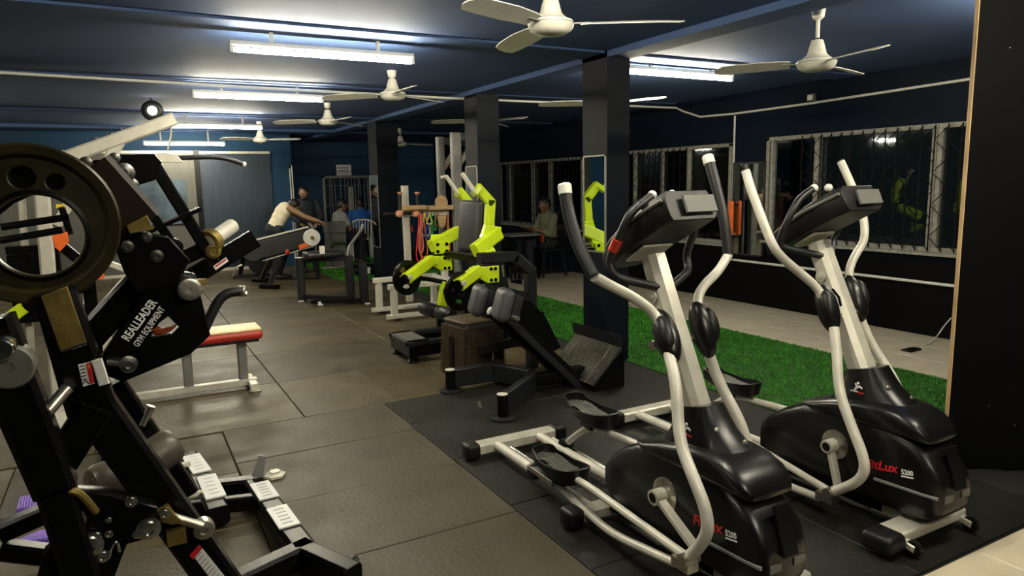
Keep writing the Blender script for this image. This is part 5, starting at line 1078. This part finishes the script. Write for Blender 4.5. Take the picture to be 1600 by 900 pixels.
for x in (5.22, 5.70):
    for y in (9.5, 9.9): MB().beam((x, y, 0), (x, y, .685), .04, .04, up=(0, 1, 0)).build('leg', M_blk, t)
t = thing('wall_switch', 'white switch plate with a cable on the middle pillar edge', 'switch', V((PA_x1 + .02, PA_y + .1, 1.0))); p = V((PA_x1 + .002, PA_y + .12, 1.02)); MB().bb(p, p + V((.03, .09, .16))).build('plate', M_whtp, t); MB().cyl(p + V((.012, .04, .0)), p + V((.012, .04, -.22)), .008).build('cable', M_whtp, t); MB().bb(p + V((.03, .03, .06)), p + V((.036, .06, .11))).build('rocker', M_pap, t)
# ================================================================== PEOPLE
def remesh(mb, name, m, parent, vox, smooth=4, keep=None):
    me = bpy.data.meshes.new('tmp'); me.from_pydata([tuple(p) for p in mb.v], [], mb.f); bm = bmesh.new(); bm.from_mesh(me); bmesh.ops.recalc_face_normals(bm, faces=bm.faces); bm.to_mesh(me); bm.free()
    o = bpy.data.objects.new('tmp', me); COL.objects.link(o)
    md = o.modifiers.new('r', 'REMESH'); md.mode = 'VOXEL'; md.voxel_size = vox
    ms = o.modifiers.new('s', 'SMOOTH'); ms.iterations = smooth; ms.factor = .5
    e = bpy.data.meshes.new_from_object(o.evaluated_get(bpy.context.evaluated_depsgraph_get())); bpy.data.objects.remove(o)
    e.name = name; b = BASE[parent]; e.transform(Matrix.Translation(-b)); e.materials.clear(); e.materials.append(m)
    for p in e.polygons: p.use_smooth = True
    r = bpy.data.objects.new(name, e); COL.objects.link(r); r.parent = parent; BASE[r] = b
    return r
def limb(mb, pts, rs):
    pts = [V(p) for p in pts]; P2, R2 = [], []
    for i in range(len(pts) - 1):
        for k in range(6):
            u = k / 6; P2.append(pts[i].lerp(pts[i + 1], u)); R2.append(rs[i] * (1 - u) + rs[i + 1] * u)
    P2.append(pts[-1]); R2.append(rs[-1]); mb.tube(P2, 0, 12, rs=R2)
    for p, r in zip(pts, rs): mb.ell(p, (r, r, r), n=12, m=8)
def person(label, J, skin, cloth, legs_m, sleeve=1., hair=M_hair, vox=.009, beard=False, hands=True):
    """J: pelvis, chest, neck, head, face(dir), sh_l, el_l, ha_l, sh_r, el_r, ha_r, hip_l, kn_l, an_l, hip_r, kn_r, an_r, foot(dir)"""
    g = {k: V(v) for k, v in J.items()}
    base = V((g['pelvis'].x, g['pelvis'].y, 0)); t = thing('person', label, 'person', base)
    b = MB(); fwd = g['face'].normalized(); upv = (g['head'] - g['neck']).normalized(); side = fwd.cross(upv).normalized(); upv = side.cross(fwd).normalized(); rot = Matrix((side, fwd, upv)).transposed()
    shv = (g['sh_l'] - g['sh_r']).normalized(); tv = (g['chest'] - g['pelvis']).normalized(); dv_ = shv.cross(tv).normalized(); trot = Matrix((shv, tv.cross(shv).normalized() * 1, tv)).transposed()
    def torso(mb, e):
        for u, rx, ry in ((0, .165, .115), (.3, .15, .108), (.6, .158, .115), (.9, .172, .118), (1.05, .16, .105)):
            mb.ell(g['pelvis'].lerp(g['chest'], u), (rx + e, ry + e, .12 + e), trot, 16, 10)
    torso(b, 0)
    limb(b, [g['chest'], g['neck'], g['head'] - upv * .05], [.08, .058, .055])
    h = g['head']; b.ell(h, (.074, .092, .108), rot, 18, 12); b.ell(h + rot @ V((0, .035, -.055)), (.052, .055, .058), rot); b.ell(h + rot @ V((0, .098, -.012)), (.014, .02, .026), rot)
    for s in (-1, 1): b.ell(h + rot @ V((s * .074, -.008, -.005)), (.012, .022, .032), rot)
    b.ell(h + rot @ V((0, .082, -.052)), (.026, .014, .012), rot); b.ell(h + rot @ V((0, .078, -.09)), (.025, .02, .02), rot)
    for s in ('l', 'r'):
        limb(b, [g['sh_' + s], g['el_' + s], g['ha_' + s]], [.056, .043, .029])
        ha = g['ha_' + s]; d = (ha - g['el_' + s]).normalized(); sd = d.cross(V((0, 0, 1))).normalized(); un = sd.cross(d)
        b.ell(ha + d * .05, (.040, .052, .018), Matrix((sd, d, un)).transposed())
        for k, (o_, L) in enumerate(((-.030, .062), (-.010, .072), (.010, .068), (.029, .052))):
            p0 = ha + d * .085 + sd * o_; p1 = p0 + d * L * .5 - un * .006; p2 = p1 + d * L * .45 - un * .022; b.tube([p0, p1, p2], 0, 8, rs=[.0098, .009, .0078])
        q0 = ha + d * .03 + sd * (-.034); b.tube([q0, q0 + d * .03 - sd * .026, q0 + d * .062 - sd * .034 - un * .01], 0, 8, rs=[.0125, .011, .009])
        limb(b, [g['hip_' + s], g['kn_' + s], g['an_' + s]], [.088, .058, .042])
        f = g['foot'].normalized(); limb(b, [g['an_' + s] + V((0, 0, -.03)), g['an_' + s] + f * .14 + V((0, 0, -.055))], [.042, .034])
    body = remesh(b, 'body', skin, t, vox)
    c = MB(); torso(c, .014)
    limb(c, [g['chest'], g['chest'].lerp(g['neck'], .45)], [.10, .07])
    for s in ('l', 'r'):
        if sleeve > 0: limb(c, [g['sh_' + s], g['sh_' + s].lerp(g['el_' + s], min(1, sleeve))] + ([g['el_' + s].lerp(g['ha_' + s], sleeve - 1)] if sleeve > 1 else []), [.074, .074 - .016 * min(1, sleeve)] + ([.045] if sleeve > 1 else []))
        else: c.ell(g['sh_' + s].lerp(g['chest'], .35) , (.066, .066, .066))
    remesh(c, 'tank_top' if sleeve <= 0 else 'shirt', cloth, t, vox * 1.1)
    c = MB(); c.ell(g['pelvis'] - V((0, 0, .01)), (.185, .14, .13), trot)
    for s in ('l', 'r'): limb(c, [g['hip_' + s], g['kn_' + s], g['kn_' + s].lerp(g['an_' + s], .92)], [.102, .078, .056])
    remesh(c, 'trousers', legs_m, t, vox * 1.1)
    for s in ('l', 'r'):
        f = g['foot'].normalized(); sh_ = MB(); a = g['an_' + s]; gz = a.z - .08
        sh_.ell(a + f * .07 + V((0, 0, -.045)), (.15, .052, .045), Matrix((f, V((-f.y, f.x, 0)), V((0, 0, 1)))).transposed()); sh_.build('shoe', M_shoe, t)
    hr = MB(); hr.ell(h + rot @ V((0, -.016, .024)), (.081, .094, .098), rot, 18, 12); hr.ell(h + rot @ V((0, -.05, -.02)), (.07, .06, .07), rot)
    remesh(hr, 'hair', hair, t, vox)
    for s in (-1, 1):
        e = MB(); e.ell(h + rot @ V((s * .030, .084, .008)), (.012, .008, .008), rot); e.build('eye', M_pap, t); e = MB(); e.ell(h + rot @ V((s * .030, .0915, .008)), (.0055, .003, .0055), rot); e.build('pupil', M_hair, t)
    if beard:
        e = MB(); e.ell(h + rot @ V((0, .055, -.085)), (.056, .052, .038), rot); e.ell(h + rot @ V((0, .088, -.04)), (.03, .012, .008), rot); e.build('beard', hair, t)
    return t
# man in tank top leaning on the hand post
y = 12.05
person('man in a cream tank top bent forward, both hands on the board post', dict(
    pelvis=(2.14, y, .84), chest=(2.32, y, 1.13), neck=(2.40, y - .02, 1.19), head=(2.47, y - .06, 1.20), face=(.6, -.2, -.75), sh_l=(2.38, y + .17, 1.17), el_l=(2.62, y + .10, 1.02), ha_l=(2.83, y - .22, .92),
    sh_r=(2.38, y - .18, 1.17), el_r=(2.60, y - .24, 1.03), ha_r=(2.80, y - .34, .95), hip_l=(2.18, y + .10, .82), kn_l=(2.26, y + .12, .45), an_l=(2.12, y + .12, .08), hip_r=(2.18, y - .10, .82), kn_r=(2.28, y - .06, .45), an_r=(2.16, y - .06, .08), foot=(1, 0, 0)),
    M_skin, M_tank, M_navyc, sleeve=0)
y = 12.75; x = 2.84
person('bearded man in black standing behind the leaning man, arms down', dict(
    pelvis=(x, y, .84), chest=(x - .02, y - .02, 1.18), neck=(x - .02, y - .03, 1.31), head=(x - .04, y - .06, 1.41), face=(-.35, -.9, -.25), sh_l=(x + .18, y - .0, 1.22), el_l=(x + .25, y - .08, .98), ha_l=(x + .12, y - .28, .88),
    sh_r=(x - .19, y, 1.22), el_r=(x - .24, y - .06, .98), ha_r=(x - .16, y - .26, .88), hip_l=(x + .1, y, .82), kn_l=(x + .11, y - .05, .44), an_l=(x + .11, y, .08), hip_r=(x - .1, y, .82), kn_r=(x - .11, y - .05, .44), an_r=(x - .11, y, .08), foot=(0, -1, 0)),
    M_skin, M_navyc, M_navyc, sleeve=1.9, beard=True)
def seated(label, c, ang, skin, cloth, leg, lean=0., arm=(.30, .62), sleeve=.6, seat=.45, hs=1.):
    c = V(c); rt = Matrix.Rotation(ang, 3, 'Z'); T = lambda x, y, z: c + rt @ V((x, y, z))
    pz = seat + .12; f = rt @ V((1, 0, 0))
    return person(label, dict(pelvis=T(-.04, 0, pz), chest=T(-.04 + lean, 0, pz + .34), neck=T(-.03 + lean * 1.3, 0, pz + .47), head=T(.01 + lean * 1.5, 0, pz + .585), face=rt @ V((1, 0, -.25)),
        sh_l=T(-.03 + lean, .18, pz + .38), el_l=T(.08 + lean, .23, pz + .13), ha_l=T(arm[0], .12, arm[1]), sh_r=T(-.03 + lean, -.18, pz + .38), el_r=T(.08 + lean, -.23, pz + .13), ha_r=T(arm[0], -.12, arm[1]),
        hip_l=T(0, .10, pz - .03), kn_l=T(.42, .13, pz - .03), an_l=T(.40, .13, .085), hip_r=T(0, -.10, pz - .03), kn_r=T(.42, -.13, pz - .03), an_r=T(.36, -.13, .085), foot=f), skin, cloth, leg, sleeve)
seated('man in a blue shirt seen from behind, sitting on the white plastic chair', CH + V((0, 0, 0)), R(80), M_skin2, M_bluec, M_navyc, 0, (.30, .62), .6)
GS = V((3.60, 13.45, 0)); t = thing('wooden_stool', 'small dark stool under the man in grey, left of the white chair', 'stool', GS)
MB().rbox(GS + V((0, 0, .43)), (.34, .34, .04), .015).build('seat', M_blk2, t)
for sx in (-1, 1):
    for sy in (-1, 1): MB().beam(GS + V((sx * .15, sy * .15, 0)), GS + V((sx * .12, sy * .12, .41)), .035, .035, up=(0, 1, 0)).build('leg', M_blk2, t)
seated('man in a grey shirt sitting sideways beside the man in blue', GS, R(8), M_skin2, M_greyc, M_navyc, .06, (.34, .66), .6)
seated('man in a pale olive shirt sitting at the desk by the third window', CH2, R(180), M_skin2, M_olvc, M_navyc, .02, (.32, .78), 1.3)
